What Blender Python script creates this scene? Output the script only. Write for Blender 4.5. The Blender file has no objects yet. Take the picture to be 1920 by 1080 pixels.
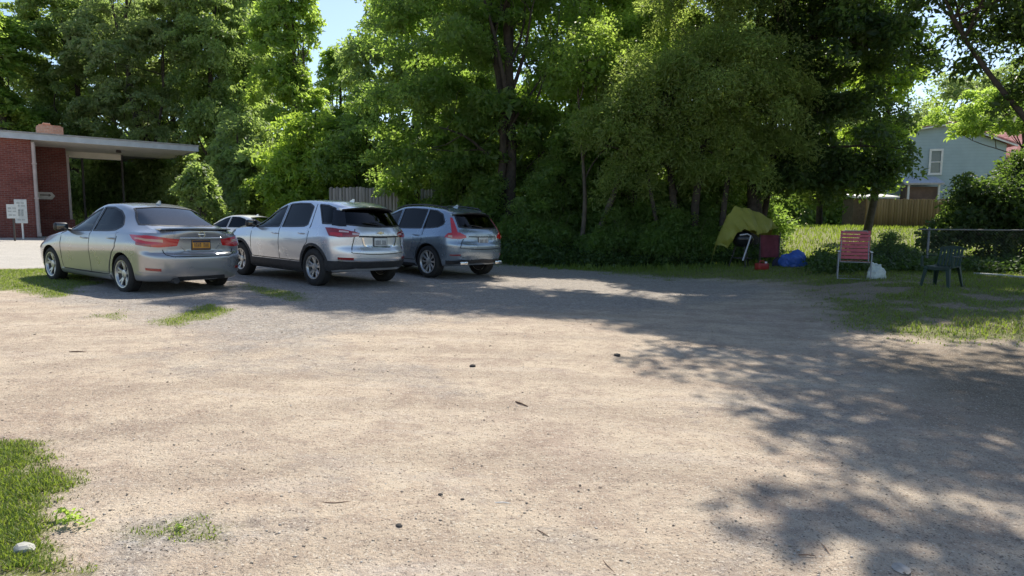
import bpy, bmesh, math, random
import numpy as np
from mathutils import Vector, Matrix
from mathutils.bvhtree import BVHTree

SC = bpy.context.scene
COL = SC.collection
R = math.radians
DG = bpy.context.evaluated_depsgraph_get

# ------------------------------------------------------------------ helpers
def link(o, parent=None):
    COL.objects.link(o)
    if parent is not None:
        o.parent = parent
    return o

def tag(o, label=None, cat=None, group=None, kind=None):
    if label: o['label'] = label
    if cat: o['category'] = cat
    if group: o['group'] = group
    if kind: o['kind'] = kind
    return o

def thing(name, label, cat, loc=(0, 0, 0), rz=0.0, group=None):
    o = bpy.data.objects.new(name, None)
    o.empty_display_size = 0.2
    o.location = loc
    o.rotation_euler = (0, 0, rz)
    link(o)
    return tag(o, label, cat, group)

def smooth_mesh(me, ang=40):
    me.polygons.foreach_set('use_smooth', [True] * len(me.polygons))
    me.set_sharp_from_angle(angle=R(ang))

def mobj(name, bm, mat, parent=None, smooth=None):
    me = bpy.data.meshes.new(name)
    bmesh.ops.recalc_face_normals(bm, faces=bm.faces[:])
    bm.to_mesh(me); bm.free()
    for m in (mat if isinstance(mat, (list, tuple)) else [mat]):
        me.materials.append(m)
    if smooth: smooth_mesh(me, smooth)
    return link(bpy.data.objects.new(name, me), parent)

def raw_mesh(name, verts, faces, mat, parent=None, smooth=None, nsides=None):
    """verts (N,3) array; faces (M,k) int array, k = 3 or 4"""
    me = bpy.data.meshes.new(name)
    verts = np.asarray(verts, dtype=np.float32); faces = np.asarray(faces, dtype=np.int32)
    k = faces.shape[1]; m = faces.shape[0]
    me.vertices.add(len(verts)); me.vertices.foreach_set('co', verts.ravel())
    me.loops.add(m * k); me.loops.foreach_set('vertex_index', faces.ravel())
    me.polygons.add(m)
    me.polygons.foreach_set('loop_start', np.arange(0, m * k, k, dtype=np.int32))
    me.polygons.foreach_set('loop_total', np.full(m, k, dtype=np.int32))
    me.update(calc_edges=True); me.validate()
    if mat is not None: me.materials.append(mat)
    if smooth: smooth_mesh(me, smooth)
    return link(bpy.data.objects.new(name, me), parent)

def add_box(bm, c, s, rot=None, bevel=0.0):
    M = Matrix.Translation(c)
    if rot is not None: M = M @ rot.to_4x4()
    r = bmesh.ops.create_cube(bm, size=1.0)
    vs = r['verts']
    bmesh.ops.scale(bm, vec=s, verts=vs)
    if bevel > 0:
        es = list({e for v in vs for e in v.link_edges})
        b = bmesh.ops.bevel(bm, geom=es, offset=bevel, segments=2, affect='EDGES', profile=0.5)
        vs = list({v for f in b['faces'] for v in f.verts} | {v for v in vs if v.is_valid})
    bmesh.ops.transform(bm, matrix=M, verts=vs)
    return vs

def add_tube(bm, pts, rad, n=8, cap=True):
    """swept tube through pts with radius per point"""
    pts = [Vector(p) for p in pts]
    if not hasattr(rad, '__len__'): rad = [rad] * len(pts)
    rings = []
    up = Vector((0, 0, 1))
    prev = None
    for i, p in enumerate(pts):
        t = (pts[min(i + 1, len(pts) - 1)] - pts[max(i - 1, 0)])
        if t.length < 1e-9: t = Vector((0, 0, 1))
        t.normalize()
        if prev is None:
            a = t.cross(up)
            if a.length < 1e-3: a = t.cross(Vector((1, 0, 0)))
        else:
            a = prev - t * prev.dot(t)
            if a.length < 1e-4: a = t.cross(up)
        a.normalize(); prev = a
        b = t.cross(a)
        rings.append([bm.verts.new(p + rad[i] * (math.cos(2 * math.pi * k / n) * a + math.sin(2 * math.pi * k / n) * b)) for k in range(n)])
    for i in range(len(rings) - 1):
        for k in range(n):
            bm.faces.new((rings[i][k], rings[i][(k + 1) % n], rings[i + 1][(k + 1) % n], rings[i + 1][k]))
    if cap:
        bm.faces.new(rings[0][::-1]); bm.faces.new(rings[-1])

def add_lathe(bm, prof, n=32, axis='y', c=(0, 0, 0), closed=False):
    """prof: list of (axial, radius)"""
    rings = []
    for (a, r) in prof:
        ring = []
        for k in range(n):
            t = 2 * math.pi * k / n
            u, v = r * math.cos(t), r * math.sin(t)
            p = (u, a, v) if axis == 'y' else ((u, v, a) if axis == 'z' else (a, u, v))
            ring.append(bm.verts.new(Vector(p) + Vector(c)))
        rings.append(ring)
    m = len(rings)
    for i in range(m if closed else m - 1):
        A, B = rings[i], rings[(i + 1) % m]
        for k in range(n):
            bm.faces.new((A[k], A[(k + 1) % n], B[(k + 1) % n], B[k]))
    if not closed:
        for ring in (rings[0], rings[-1]):
            try: bm.faces.new(ring)
            except ValueError: pass

def add_prism(bm, poly, axis, a0, a1):
    """poly: 2D points; extruded along axis 'x' (poly=y,z), 'y' (poly=x,z) or 'z' (poly=x,y)"""
    def P(p, a):
        return {'x': (a, p[0], p[1]), 'y': (p[0], a, p[1]), 'z': (p[0], p[1], a)}[axis]
    A = [bm.verts.new(P(p, a0)) for p in poly]
    B = [bm.verts.new(P(p, a1)) for p in poly]
    n = len(poly)
    bm.faces.new(A[::-1]); bm.faces.new(B)
    for i in range(n):
        bm.faces.new((A[i], A[(i + 1) % n], B[(i + 1) % n], B[i]))

def sstep(a, b, x):
    t = np.clip((np.asarray(x, dtype=float) - a) / (b - a), 0, 1)
    return t * t * (3 - 2 * t)

# value noise, vectorised, for shaping ground and masks
_rs = np.random.RandomState(7)
_PERM = _rs.rand(256, 256)
def vnoise(x, y, s=1.0, seed=0):
    x = np.asarray(x, float) * s + 17.3 * seed; y = np.asarray(y, float) * s + 9.1 * seed
    xi = np.floor(x).astype(int); yi = np.floor(y).astype(int)
    fx = x - xi; fy = y - yi
    fx = fx * fx * (3 - 2 * fx); fy = fy * fy * (3 - 2 * fy)
    g = lambda a, b: _PERM[a & 255, b & 255]
    return (g(xi, yi) * (1 - fx) + g(xi + 1, yi) * fx) * (1 - fy) + (g(xi, yi + 1) * (1 - fx) + g(xi + 1, yi + 1) * fx) * fy
def fbm(x, y, s=1.0, seed=0, o=4):
    t = 0; a = 0.5; n = 0
    for k in range(o):
        t = t + a * vnoise(x, y, s * 2 ** k, seed + k * 3); n += a; a *= 0.5
    return t / n

# ------------------------------------------------------------------ camera
F_PX, PITCH, ROLL, CAM_H = 1180.0, 0.105, 0.008, 1.35
cam_d = bpy.data.cameras.new('camera')
cam = bpy.data.objects.new('camera', cam_d)
link(cam)
cam_d.sensor_fit = 'HORIZONTAL'; cam_d.sensor_width = 36.0
cam_d.lens = 36.0 * F_PX / 1920.0
cam_d.clip_start = 0.05; cam_d.clip_end = 3000
cam.matrix_world = Matrix.Translation((0, 0, CAM_H)) @ Matrix.Rotation(R(90) - PITCH, 4, 'X') @ Matrix.Rotation(ROLL, 4, 'Z')
SC.camera = cam
_CM = cam.matrix_world.to_3x3()

# ------------------------------------------------------------------ terrain
def gz(x, y):
    x = np.asarray(x, float); y = np.asarray(y, float)
    z = -0.022 * np.clip(x, -13, 3) + 0.018
    z = z + 0.27 * sstep(3.5, 8.5, x) * sstep(5.5, 10.5, y)
    z = z + 0.25 * sstep(17, 25, y) * sstep(-14, -20, x)
    z = z + 0.62 * sstep(18.5, 25, y) * sstep(2.5, -1, x) * sstep(-9.8, -7.8, x)
    z = z + 0.95 * sstep(19.5, 36, y) * sstep(2.0, 7.0, x)
    z = z + 0.03 * (fbm(x, y, 0.35, 5, 2) - 0.5) * sstep(1, 4, np.abs(x + 4.5) + np.abs(y - 13) * 0.3)
    return z
def gzf(x, y): return float(gz(x, y))

def ray(px, py):
    d = _CM @ Vector(((px - 960) / F_PX, -(py - 540) / F_PX, -1.0))
    return d
def at(px, Y, py=None):
    """world point seen in the photograph at px,py and lying Y metres ahead"""
    d = ray(px, 540 if py is None else py)
    t = Y / d.y
    return Vector((d.x * t, Y, CAM_H + d.z * t))
def onground(px, py):
    d = ray(px, py)
    t = 1.0
    for _ in range(60):
        z = gzf(d.x * t, d.y * t)
        if d.z >= -1e-4: t = 60; break
        t += ((z - CAM_H) / d.z - t) * 0.7
    return Vector((d.x * t, d.y * t, gzf(d.x * t, d.y * t)))
def gx(px, Y):
    """x of column px on the ground Y metres ahead"""
    return (px - 960) / F_PX * Y * 0.995

# ------------------------------------------------------------------ node materials
class NT:
    def __init__(s, name):
        s.m = bpy.data.materials.new(name); s.m.use_nodes = True
        s.t = s.m.node_tree; s.t.nodes.clear()
        s.out = s.t.nodes.new('ShaderNodeOutputMaterial')
    def n(s, typ, **kw):
        nd = s.t.nodes.new(typ)
        for k, v in kw.items():
            if k in nd.inputs.keys() and not hasattr(nd, k): nd.inputs[k].default_value = v
            else: setattr(nd, k, v)
        return nd
    def L(s, a, b): s.t.links.new(a, b)
    def val(s, sock, v):
        if hasattr(v, 'is_linked') or isinstance(v, bpy.types.NodeSocket): s.L(v, sock)
        else: sock.default_value = v
    def coord(s, scale=1.0, which='Object'):
        tc = s.n('ShaderNodeTexCoord')
        if scale == 1.0: return tc.outputs[which]
        mp = s.n('ShaderNodeMapping')
        mp.inputs['Scale'].default_value = (scale,) * 3 if not hasattr(scale, '__len__') else scale
        s.L(tc.outputs[which], mp.inputs['Vector'])
        return mp.outputs[0]
    def noise(s, vec, scale, detail=4, rough=0.55, dist=0.0):
        n = s.n('ShaderNodeTexNoise')
        n.inputs['Scale'].default_value = scale; n.inputs['Detail'].default_value = detail
        n.inputs['Roughness'].default_value = rough; n.inputs['Distortion'].default_value = dist
        s.L(vec, n.inputs['Vector'])
        return n.outputs['Fac']
    def ramp(s, fac, stops, interp='LINEAR'):
        r = s.n('ShaderNodeValToRGB')
        r.color_ramp.interpolation = interp
        els = r.color_ramp.elements
        while len(els) > 1: els.remove(els[-1])
        els[0].position = stops[0][0]; els[0].color = (*stops[0][1], 1)
        for p, c in stops[1:]:
            e = els.new(p); e.color = (*c, 1)
        s.L(fac, r.inputs['Fac'])
        return r.outputs['Color']
    def rng(s, fac, a, b, c=0.0, d=1.0):
        m = s.n('ShaderNodeMapRange'); m.clamp = True
        s.L(fac, m.inputs['Value'])
        for k, v in zip(('From Min', 'From Max', 'To Min', 'To Max'), (a, b, c, d)): m.inputs[k].default_value = v
        return m.outputs['Result']
    def mix(s, fac, a, b, blend='MIX'):
        m = s.n('ShaderNodeMix'); m.data_type = 'RGBA'; m.blend_type = blend
        s.val(m.inputs[0], fac)
        for sk, v in ((m.inputs[6], a), (m.inputs[7], b)):
            if isinstance(v, bpy.types.NodeSocket): s.L(v, sk)
            else: sk.default_value = (*v, 1)
        return m.outputs[2]
    def math(s, op, a, b=0.0):
        m = s.n('ShaderNodeMath'); m.operation = op
        s.val(m.inputs[0], a); s.val(m.inputs[1], b)
        return m.outputs[0]
    def bump(s, h, strength=0.3, dist=0.01):
        b = s.n('ShaderNodeBump')
        b.inputs['Strength'].default_value = strength; b.inputs['Distance'].default_value = dist
        s.L(h, b.inputs['Height'])
        return b.outputs['Normal']
    def bsdf(s, color, rough=0.6, metal=0.0, spec=0.5, normal=None, coat=0.0, **kw):
        p = s.n('ShaderNodeBsdfPrincipled')
        if isinstance(color, bpy.types.NodeSocket): s.L(color, p.inputs['Base Color'])
        else: p.inputs['Base Color'].default_value = (*color, 1)
        s.val(p.inputs['Roughness'], rough); s.val(p.inputs['Metallic'], metal)
        p.inputs['Specular IOR Level'].default_value = spec
        p.inputs['Coat Weight'].default_value = coat; p.inputs['Coat Roughness'].default_value = 0.05
        if normal is not None: s.L(normal, p.inputs['Normal'])
        for k, v in kw.items(): s.val(p.inputs[k], v)
        return p.outputs[0]
    def done(s, sh):
        s.L(sh, s.out.inputs['Surface']); return s.m

def simple(name, col, rough=0.6, metal=0.0, spec=0.5, var=0.15, vs=8.0, coat=0.0, bump=0.0):
    t = NT(name)
    v = t.coord()
    n = t.noise(v, vs, 4)
    c = t.mix(t.rng(n, 0.3, 0.7), tuple(x * (1 - var) for x in col), tuple(min(1, x * (1 + var)) for x in col))
    nm = t.bump(t.noise(v, vs * 6, 3), bump, 0.01) if bump else None
    return t.done(t.bsdf(c, rough, metal, spec, nm, coat))

def leaf_mat(name, c1, c2, trans, tw=0.4, spec=0.35):
    """leaf: glossy-ish top plus light passing through; colour varies leaf to leaf and clump to clump"""
    t = NT(name)
    v = t.coord()
    n = t.noise(v, 0.9, 2)
    at_ = t.n('ShaderNodeAttribute'); at_.attribute_name = 'leafv'
    f = t.math('ADD', t.math('MULTIPLY', n, 0.5), t.math('MULTIPLY', at_.outputs['Fac'], 0.5))
    f = t.rng(f, 0.25, 0.75)
    c = t.mix(f, c1, c2)
    tr = t.mix(f, tuple(0.8 * x for x in trans), trans)
    p = t.bsdf(c, 0.5, 0, spec)
    tl = t.n('ShaderNodeBsdfTranslucent'); t.L(tr, tl.inputs['Color'])
    mx = t.n('ShaderNodeMixShader'); mx.inputs[0].default_value = tw
    t.L(p, mx.inputs[1]); t.L(tl.outputs[0], mx.inputs[2])
    return t.done(mx.outputs[0])

M = {}
M['bark'] = simple('bark', (0.052, 0.043, 0.034), 0.9, var=0.45, vs=7, bump=0.8)
M['bark_pale'] = simple('bark_pale', (0.095, 0.08, 0.063), 0.9, var=0.4, vs=7, bump=0.8)
M['leaf_maple'] = leaf_mat('leaf_maple', (0.09, 0.15, 0.043), (0.155, 0.225, 0.066), (0.6, 0.82, 0.13), 0.55)
M['leaf_dark'] = leaf_mat('leaf_dark', (0.068, 0.115, 0.04), (0.118, 0.175, 0.058), (0.5, 0.72, 0.12), 0.52)
M['leaf_olive'] = leaf_mat('leaf_olive', (0.13, 0.175, 0.075), (0.215, 0.265, 0.125), (0.49, 0.64, 0.18), 0.46)
M['leaf_lime'] = leaf_mat('leaf_lime', (0.11, 0.19, 0.036), (0.19, 0.275, 0.054), (0.57, 0.78, 0.09), 0.52)
M['leaf_willow'] = leaf_mat('leaf_willow', (0.12, 0.165, 0.056), (0.192, 0.238, 0.084), (0.58, 0.74, 0.16), 0.55)
M['grass'] = leaf_mat('grass_blade', (0.09, 0.155, 0.026), (0.19, 0.235, 0.06), (0.38, 0.50, 0.06), 0.45)
M['ivy'] = leaf_mat('ivy_leaf', (0.04, 0.075, 0.022), (0.07, 0.11, 0.03), (0.16, 0.28, 0.04), 0.35)
M['dry'] = leaf_mat('dry_stem', (0.13, 0.125, 0.055), (0.27, 0.22, 0.12), (0.2, 0.17, 0.1), 0.2)
M['leaf_mid'] = leaf_mat('leaf_mid', (0.098, 0.148, 0.06), (0.165, 0.225, 0.096), (0.54, 0.72, 0.17), 0.5)
M['leaf_shaded'] = leaf_mat('leaf_shaded', (0.030, 0.055, 0.020), (0.058, 0.09, 0.03), (0.26, 0.42, 0.06), 0.36)  # darker leaf copy: the shade on these crowns is put into the colour
# ------------------------------------------------------------------ ground
def wpoly(pts): return [tuple(onground(*p)[:2]) for p in pts]
def sdist(poly, x, y):
    """signed distance, positive inside"""
    x = np.asarray(x, float); y = np.asarray(y, float)
    d = np.full(x.shape, 1e9); ins = np.zeros(x.shape, bool)
    n = len(poly)
    for i in range(n):
        ax, ay = poly[i]; bx, by = poly[(i + 1) % n]
        ex, ey = bx - ax, by - ay
        t = np.clip(((x - ax) * ex + (y - ay) * ey) / (ex * ex + ey * ey + 1e-12), 0, 1)
        d = np.minimum(d, np.hypot(x - ax - t * ex, y - ay - t * ey))
        c = ((ay > y) != (by > y))
        with np.errstate(divide='ignore', invalid='ignore'):
            xi = ax + (y - ay) * ex / (ey if abs(ey) > 1e-12 else 1e-12)
        ins ^= c & (x < xi)
    return np.where(ins, d, -d)

P_LEFTGRASS = wpoly([(-900, 812), (-100, 815), (60, 822), (105, 842), (60, 880), (95, 905), (125, 950), (160, 985), (120, 1010), (150, 1060), (120, 1180), (60, 1400), (-900, 1400)])
P_STRIP = wpoly([(-700, 512), (-100, 508), (85, 503), (150, 512), (190, 530), (110, 556), (20, 545), (-300, 556), (-700, 590)])
P_PATCH1 = wpoly([(268, 605), (330, 588), (395, 573), (450, 580), (400, 598), (335, 616), (285, 612)])
P_PATCH2 = wpoly([(188, 590), (230, 580), (248, 590), (225, 602), (196, 600)])
P_PATCH3 = wpoly([(432, 533), (470, 531), (570, 552), (560, 563), (490, 550)])
P_DRIVE = [(-60, 12.9), (-10.6, 13.6), (-9.2, 14.5), (-9.5, 17.0), (-11.5, 21.0), (-14.0, 26.0), (-13, 40), (-60, 40)]
P_GRAVEL = wpoly([(90, 560), (150, 570), (230, 610), (330, 640), (450, 660), (600, 650), (720, 625), (850, 600), (1000, 588), (1300, 582), (1420, 556), (1480, 540), (1330, 520), (1180, 505), (960, 480), (640, 478), (380, 478), (150, 500)])
P_BACKLAWN = [(1.2, 18.2), (2.6, 17.6), (4.4, 15.6), (6.0, 13.6), (5.6, 11.5), (5.0, 9.6), (4.6, 8.7), (4.7, 7.9), (5.2, 7.2), (9, 6.8), (40, 5.0), (70, 60), (-1.5, 60), (-1.0, 21), (0.2, 19.2)]
P_SOIL = [(4.2, 7.0), (5.8, 7.0), (9.0, 7.0), (9.0, 3.2), (3.6, 3.6), (3.3, 4.8), (3.5, 6.0)]
P_GREYNEAR = wpoly([(150, 1090), (165, 1000), (230, 960), (330, 985), (300, 1060), (260, 1200), (100, 1200)])
P_FRINGE = wpoly([(100, 850), (230, 860), (390, 838), (410, 860), (330, 900), (240, 940), (300, 985), (370, 975), (370, 1000), (250, 1010), (200, 1060), (150, 1200), (60, 1200), (60, 900)])

def masks(x, y):
    x = np.asarray(x, float); y = np.asarray(y, float)
    w = 0.5 + 0.06 * y                                   # softness grows with distance only slightly
    nA = fbm(x, y, 2.3, 1, 4) - 0.5; nB = fbm(x, y, 0.7, 2, 3) - 0.5; nC = fbm(x, y, 7.0, 3, 3) - 0.5
    jig = 0.55 * nA + 0.5 * nB + 0.25 * nC
    def m(poly, soft, j=1.0): return sstep(-soft, soft, sdist(poly, x, y) + jig * j)
    grass = m(P_LEFTGRASS, 0.20, 0.9)
    grass = np.maximum(grass, m(P_STRIP, 0.30, 0.9))
    for p, a in ((P_PATCH1, 0.95), (P_PATCH2, 0.7), (P_PATCH3, 0.8)):
        grass = np.maximum(grass, a * m(p, 0.22, 0.8))
    near_r = sstep(15.5, 12.5, y)
    lawn = m(P_BACKLAWN, 0.9, 2.0) * (1 - near_r * 0.75 * sstep(-0.02, 0.22, nA + 0.6 * nB - 0.25 * np.exp(-((y - 7.7) / 1.0) ** 2)))
    grass = np.maximum(grass, lawn * (1 - 0.85 * m(P_SOIL, 0.5, 1.2)))
    grass = np.maximum(grass, 0.44 * m(P_FRINGE, 0.35, 1.3) * sstep(-0.22, 0.22, nC + nA))
    wild = sstep(17.5, 20.5, y - 0.25 * np.abs(x + 1)) * sstep(-14, -11, x)
    grass = np.maximum(grass, wild)
    grass = np.maximum(grass, sstep(26, 27, y + 0.86 * (x + 20)) * sstep(22, 30, y) * (x > -16) * 0.9)
    drive = m(P_DRIVE, 0.08, 0.25)
    grass = grass * (1 - drive)
    gravel = np.maximum(0.85 * m(P_GRAVEL, 0.7, 1.5), 0.8 * m(P_GREYNEAR, 0.25, 1.1)) * (1 - drive)
    gravel = np.maximum(gravel, 0.5 * sstep(0.08, 0.25, nB + 0.3 * nA) * sstep(9, 5, np.abs(x)) * (1 - drive))
    soil = np.maximum(m(P_SOIL, 0.6, 1.4), 0.8 * m(P_BACKLAWN, 0.7, 1.6) * sstep(16, 13, y))
    return grass, gravel, drive, soil

xs = np.concatenate([-np.geomspace(420, 15.2, 26), np.arange(-15, 13.0, 0.075), np.geomspace(13.2, 420, 26)])
ys = np.concatenate([[-300, -100, -30, -10, -4, -1, 0.5], np.geomspace(1.5, 24, 250), np.geomspace(24.5, 45, 30), np.geomspace(50, 900, 18)])
XX, YY = np.meshgrid(xs, ys)
ZZ = gz(XX, YY)
nearm = sstep(14, 8, YY)
ZZ = ZZ + nearm * 0.012 * (fbm(XX, YY, 1.6, 11, 3) - 0.5) + nearm * 0.006 * (fbm(XX, YY, 6, 12, 2) - 0.5)
nr, nc = XX.shape
idx = np.arange(nr * nc).reshape(nr, nc)
fc = np.stack([idx[:-1, :-1], idx[:-1, 1:], idx[1:, 1:], idx[1:, :-1]], -1).reshape(-1, 4)
ground = raw_mesh('ground', np.stack([XX, YY, ZZ], -1).reshape(-1, 3), fc, None)
ground.data.polygons.foreach_set('use_smooth', [True] * len(ground.data.polygons))
for nm, arr in zip(('grass', 'gravel', 'drive', 'soil'), masks(XX.ravel(), YY.ravel())):
    a = ground.data.attributes.new(nm, 'FLOAT', 'POINT')
    a.data.foreach_set('value', arr.astype(np.float32))
tag(ground, kind='structure')

def ground_material():
    t = NT('ground_surface')
    v = t.coord()
    A = {}
    for k in ('grass', 'gravel', 'drive', 'soil'):
        a = t.n('ShaderNodeAttribute'); a.attribute_name = k; A[k] = a.outputs['Fac']
    n_big = t.noise(v, 0.35, 4, 0.6, 0.3); n_mid = t.noise(v, 2.1, 5, 0.65, 0.4); n_sm = t.noise(v, 9, 5, 0.65)
    n_fine = t.noise(v, 55, 4, 0.7); n_grit = t.noise(v, 170, 3, 0.7)
    # packed dirt: sandy tan, drifting to pinkish brown and pale buff
    dirt = t.ramp(n_big, [(0.34, (0.45, 0.355, 0.26)), (0.46, (0.57, 0.47, 0.345)), (0.56, (0.53, 0.435, 0.325)), (0.68, (0.47, 0.365, 0.285))])
    dirt = t.mix(t.rng(n_mid, 0.48, 0.68, 0, 0.8), dirt, (0.35, 0.265, 0.20))
    dirt = t.mix(t.rng(n_mid, 0.46, 0.28, 0, 0.65), dirt, (0.60, 0.505, 0.37))
    n_st = t.noise(t.coord((0.55, 2.6, 1.0)), 1.0, 5, 0.7, 0.8)
    dirt = t.mix(t.rng(n_st, 0.52, 0.68, 0, 0.65), dirt, (0.32, 0.245, 0.19))
    dirt = t.mix(t.rng(n_st, 0.46, 0.30, 0, 0.5), dirt, (0.48, 0.425, 0.37))
    dirt = t.mix(t.rng(n_sm, 0.50, 0.70, 0, 0.6), dirt, (0.31, 0.24, 0.19))
    dirt = t.mix(t.rng(n_sm, 0.48, 0.29, 0, 0.5), dirt, (0.60, 0.51, 0.385))
    # wheel-worn faint arcs
    wv = t.n('ShaderNodeTexWave'); wv.wave_type = 'RINGS'; wv.rings_direction = 'Z'
    wv.inputs['Scale'].default_value = 0.32; wv.inputs['Distortion'].default_value = 3.5; wv.inputs['Detail'].default_value = 3; wv.inputs['Detail Scale'].default_value = 0.8
    t.L(v, wv.inputs['Vector'])
    dirt = t.mix(t.rng(wv.outputs['Fac'], 0.55, 0.95, 0, 0.35), dirt, (0.31, 0.245, 0.185))
    dirt = t.mix(1.0, dirt, (0.99, 0.985, 1.025), 'MULTIPLY')
    # crushed grey stone
    vo = t.n('ShaderNodeTexVoronoi'); vo.inputs['Scale'].default_value = 38; t.L(v, vo.inputs['Vector'])
    grv = t.ramp(t.n('ShaderNodeSeparateColor').outputs[0], [(0, (0.3, 0.3, 0.3)), (1, (0.3, 0.3, 0.3))]) if False else None
    sc = t.n('ShaderNodeSeparateColor'); t.L(vo.outputs['Color'], sc.inputs[0])
    grv = t.ramp(sc.outputs[0], [(0.0, (0.18, 0.168, 0.158)), (0.45, (0.285, 0.267, 0.25)), (0.8, (0.375, 0.35, 0.325)), (1.0, (0.48, 0.46, 0.44))])
    grv = t.mix(t.rng(n_fine, 0.45, 0.75, 0, 0.5), grv, (0.17, 0.16, 0.155))
    gf = t.rng(t.math('ADD', A['gravel'], t.math('MULTIPLY', t.math('SUBTRACT', n_sm, 0.5), 1.1)), 0.25, 0.95)
    c = t.mix(t.math('MULTIPLY', gf, 0.85), dirt, grv)
    # drive: worn pale concrete and asphalt
    dr = t.mix(t.rng(n_mid, 0.3, 0.7), (0.44, 0.42, 0.39), (0.53, 0.505, 0.465))
    dr = t.mix(t.rng(n_fine, 0.5, 0.8, 0, 0.3), dr, (0.25, 0.24, 0.23))
    c = t.mix(A['drive'], c, dr)
    # dark leaf-litter soil
    so = t.mix(t.rng(n_sm, 0.35, 0.65), (0.13, 0.10, 0.07), (0.24, 0.185, 0.13))
    so = t.mix(t.rng(n_fine, 0.5, 0.7, 0, 0.6), so, (0.30, 0.235, 0.16))
    c = t.mix(t.math('MULTIPLY', A['soil'], 0.85), c, so)
    # turf
    gr = t.ramp(n_sm, [(0.3, (0.10, 0.14, 0.03)), (0.5, (0.17, 0.195, 0.05)), (0.72, (0.27, 0.24, 0.11))])
    gr = t.mix(t.rng(n_fine, 0.48, 0.75, 0, 0.6), gr, (0.045, 0.06, 0.016))
    gm = t.rng(t.math('ADD', A['grass'], t.math('MULTIPLY', t.math('SUBTRACT', n_fine, 0.5), 0.9)), 0.30, 0.75)
    c = t.mix(gm, c, gr)
    # grit: every surface is speckled with single stones, light and dark
    n_fl = t.noise(v, 26, 5, 0.75)
    c = t.mix(t.rng(n_fl, 0.54, 0.68, 0, 0.5), c, (0.19, 0.15, 0.12))
    c = t.mix(t.rng(n_fl, 0.45, 0.32, 0, 0.4), c, (0.56, 0.49, 0.385))
    for sc_, lo_, w_ in ((62, .80, .8), (130, .74, .75)):
        vg = t.n('ShaderNodeTexVoronoi'); vg.inputs['Scale'].default_value = sc_; t.L(v, vg.inputs['Vector'])
        sg = t.n('ShaderNodeSeparateColor'); t.L(vg.outputs['Color'], sg.inputs[0])
        core = t.rng(vg.outputs['Distance'], .42, .30)
        c = t.mix(t.math('MULTIPLY', t.math('MULTIPLY', core, t.rng(sg.outputs[0], lo_, lo_ + .04)), w_), c, (0.11, 0.09, 0.075))
        c = t.mix(t.math('MULTIPLY', t.math('MULTIPLY', core, t.rng(sg.outputs[1], lo_ - .02, lo_ + .02)), w_), c, (0.60, 0.54, 0.45))
    c = t.mix(t.rng(n_grit, 0.52, 0.72, 0, 0.5), c, (0.15, 0.12, 0.095))
    c = t.mix(t.rng(n_grit, 0.45, 0.27, 0, 0.4), c, (0.60, 0.53, 0.43))
    h = t.math('ADD', t.math('MULTIPLY', n_fine, 0.7), t.math('ADD', t.math('MULTIPLY', n_grit, 0.35), t.math('MULTIPLY', n_sm, 0.8)))
    nm = t.bump(t.math('ADD', h, t.math('MULTIPLY', n_fl, 1.2)), 0.75, 0.03)
    return t.done(t.bsdf(c, 0.95, 0, 0.15, nm))
ground.data.materials.append(ground_material())

# ---- blades of grass (one mass per lawn; nobody could count them)
def blades(name, n_try, xr, yr, h, w, seed, thr=0.35, mat=None, yexp=1.0, lean=0.35):
    rs = np.random.RandomState(seed)
    x = rs.uniform(xr[0], xr[1], n_try); y = yr[0] + (yr[1] - yr[0]) * rs.rand(n_try) ** yexp
    g = masks(x, y)[0]
    k = rs.rand(n_try) < np.clip((g - thr * 0.3) / (1 - thr * 0.3), 0, 1) * (g > thr * 0.5)
    x, y, g = x[k], y[k], g[k]; n = len(x)
    z = gz(x, y)
    a = rs.uniform(0, 2 * np.pi, n)
    hh = h * rs.uniform(0.45, 1.25, n) * (0.25 + 0.75 * g) * (0.6 + 0.8 * fbm(x, y, 1.3, 8, 2)); ww = w * rs.uniform(0.6, 1.3, n)
    lx = np.cos(a + 1.57 + rs.normal(0, .5, n)) * hh * lean * rs.uniform(.3, 1.6, n); ly = np.sin(a + 1.57 + rs.normal(0, .5, n)) * hh * lean * rs.uniform(.3, 1.6, n)
    b = np.stack([x, y, z - 0.004], -1); s = np.stack([np.cos(a) * ww, np.sin(a) * ww, 0 * a], -1)
    m1 = b + np.stack([lx * .35, ly * .35, hh * .6], -1); tip = b + np.stack([lx, ly, hh], -1)
    V = np.stack([b - s, b + s, m1 + s * .75, m1 - s * .75, tip], 1).reshape(-1, 3)
    o = (np.arange(n) * 5)[:, None]
    F = np.concatenate([o + np.array([[0, 1, 2]]), o + np.array([[0, 2, 3]]), o + np.array([[3, 2, 4]])])
    ob = raw_mesh(name, V, F, mat or M['grass'])
    at_ = ob.data.attributes.new('leafv', 'FLOAT', 'POINT')
    at_.data.foreach_set('value', np.repeat(np.clip(0.45 * rs.rand(n) + 0.9 * fbm(x, y, 0.8, 9, 3) - 0.15, 0, 1), 5).astype(np.float32))
    return tag(ob, kind='stuff')

blades('grass_near', 210000, (-4.6, -0.9), (2.2, 5.6), 0.034, 0.0026, 1, 0.78, lean=0.7)
blades('dry_grass', 60000, (-4.6, -0.6), (2.2, 6.0), 0.024, 0.0022, 6, 0.30, mat=M['dry'], lean=1.3)
blades('dry_lawn_grass', 60000, (2.5, 14), (5.0, 17.0), 0.035, 0.005, 7, 0.30, mat=M['dry'], lean=1.2)
blades('grass_strip', 90000, (-14, -3.4), (7.0, 13.8), 0.04, 0.0045, 2, 0.4, lean=.6)
blades('lawn', 130000, (-1.5, 16), (4.0, 20.0), 0.06, 0.0065, 3, 0.35, lean=.6)
blades('far_lawn', 70000, (-14, 42), (18.0, 50.0), 0.16, 0.02, 4, 0.35, yexp=1.3)

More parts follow.
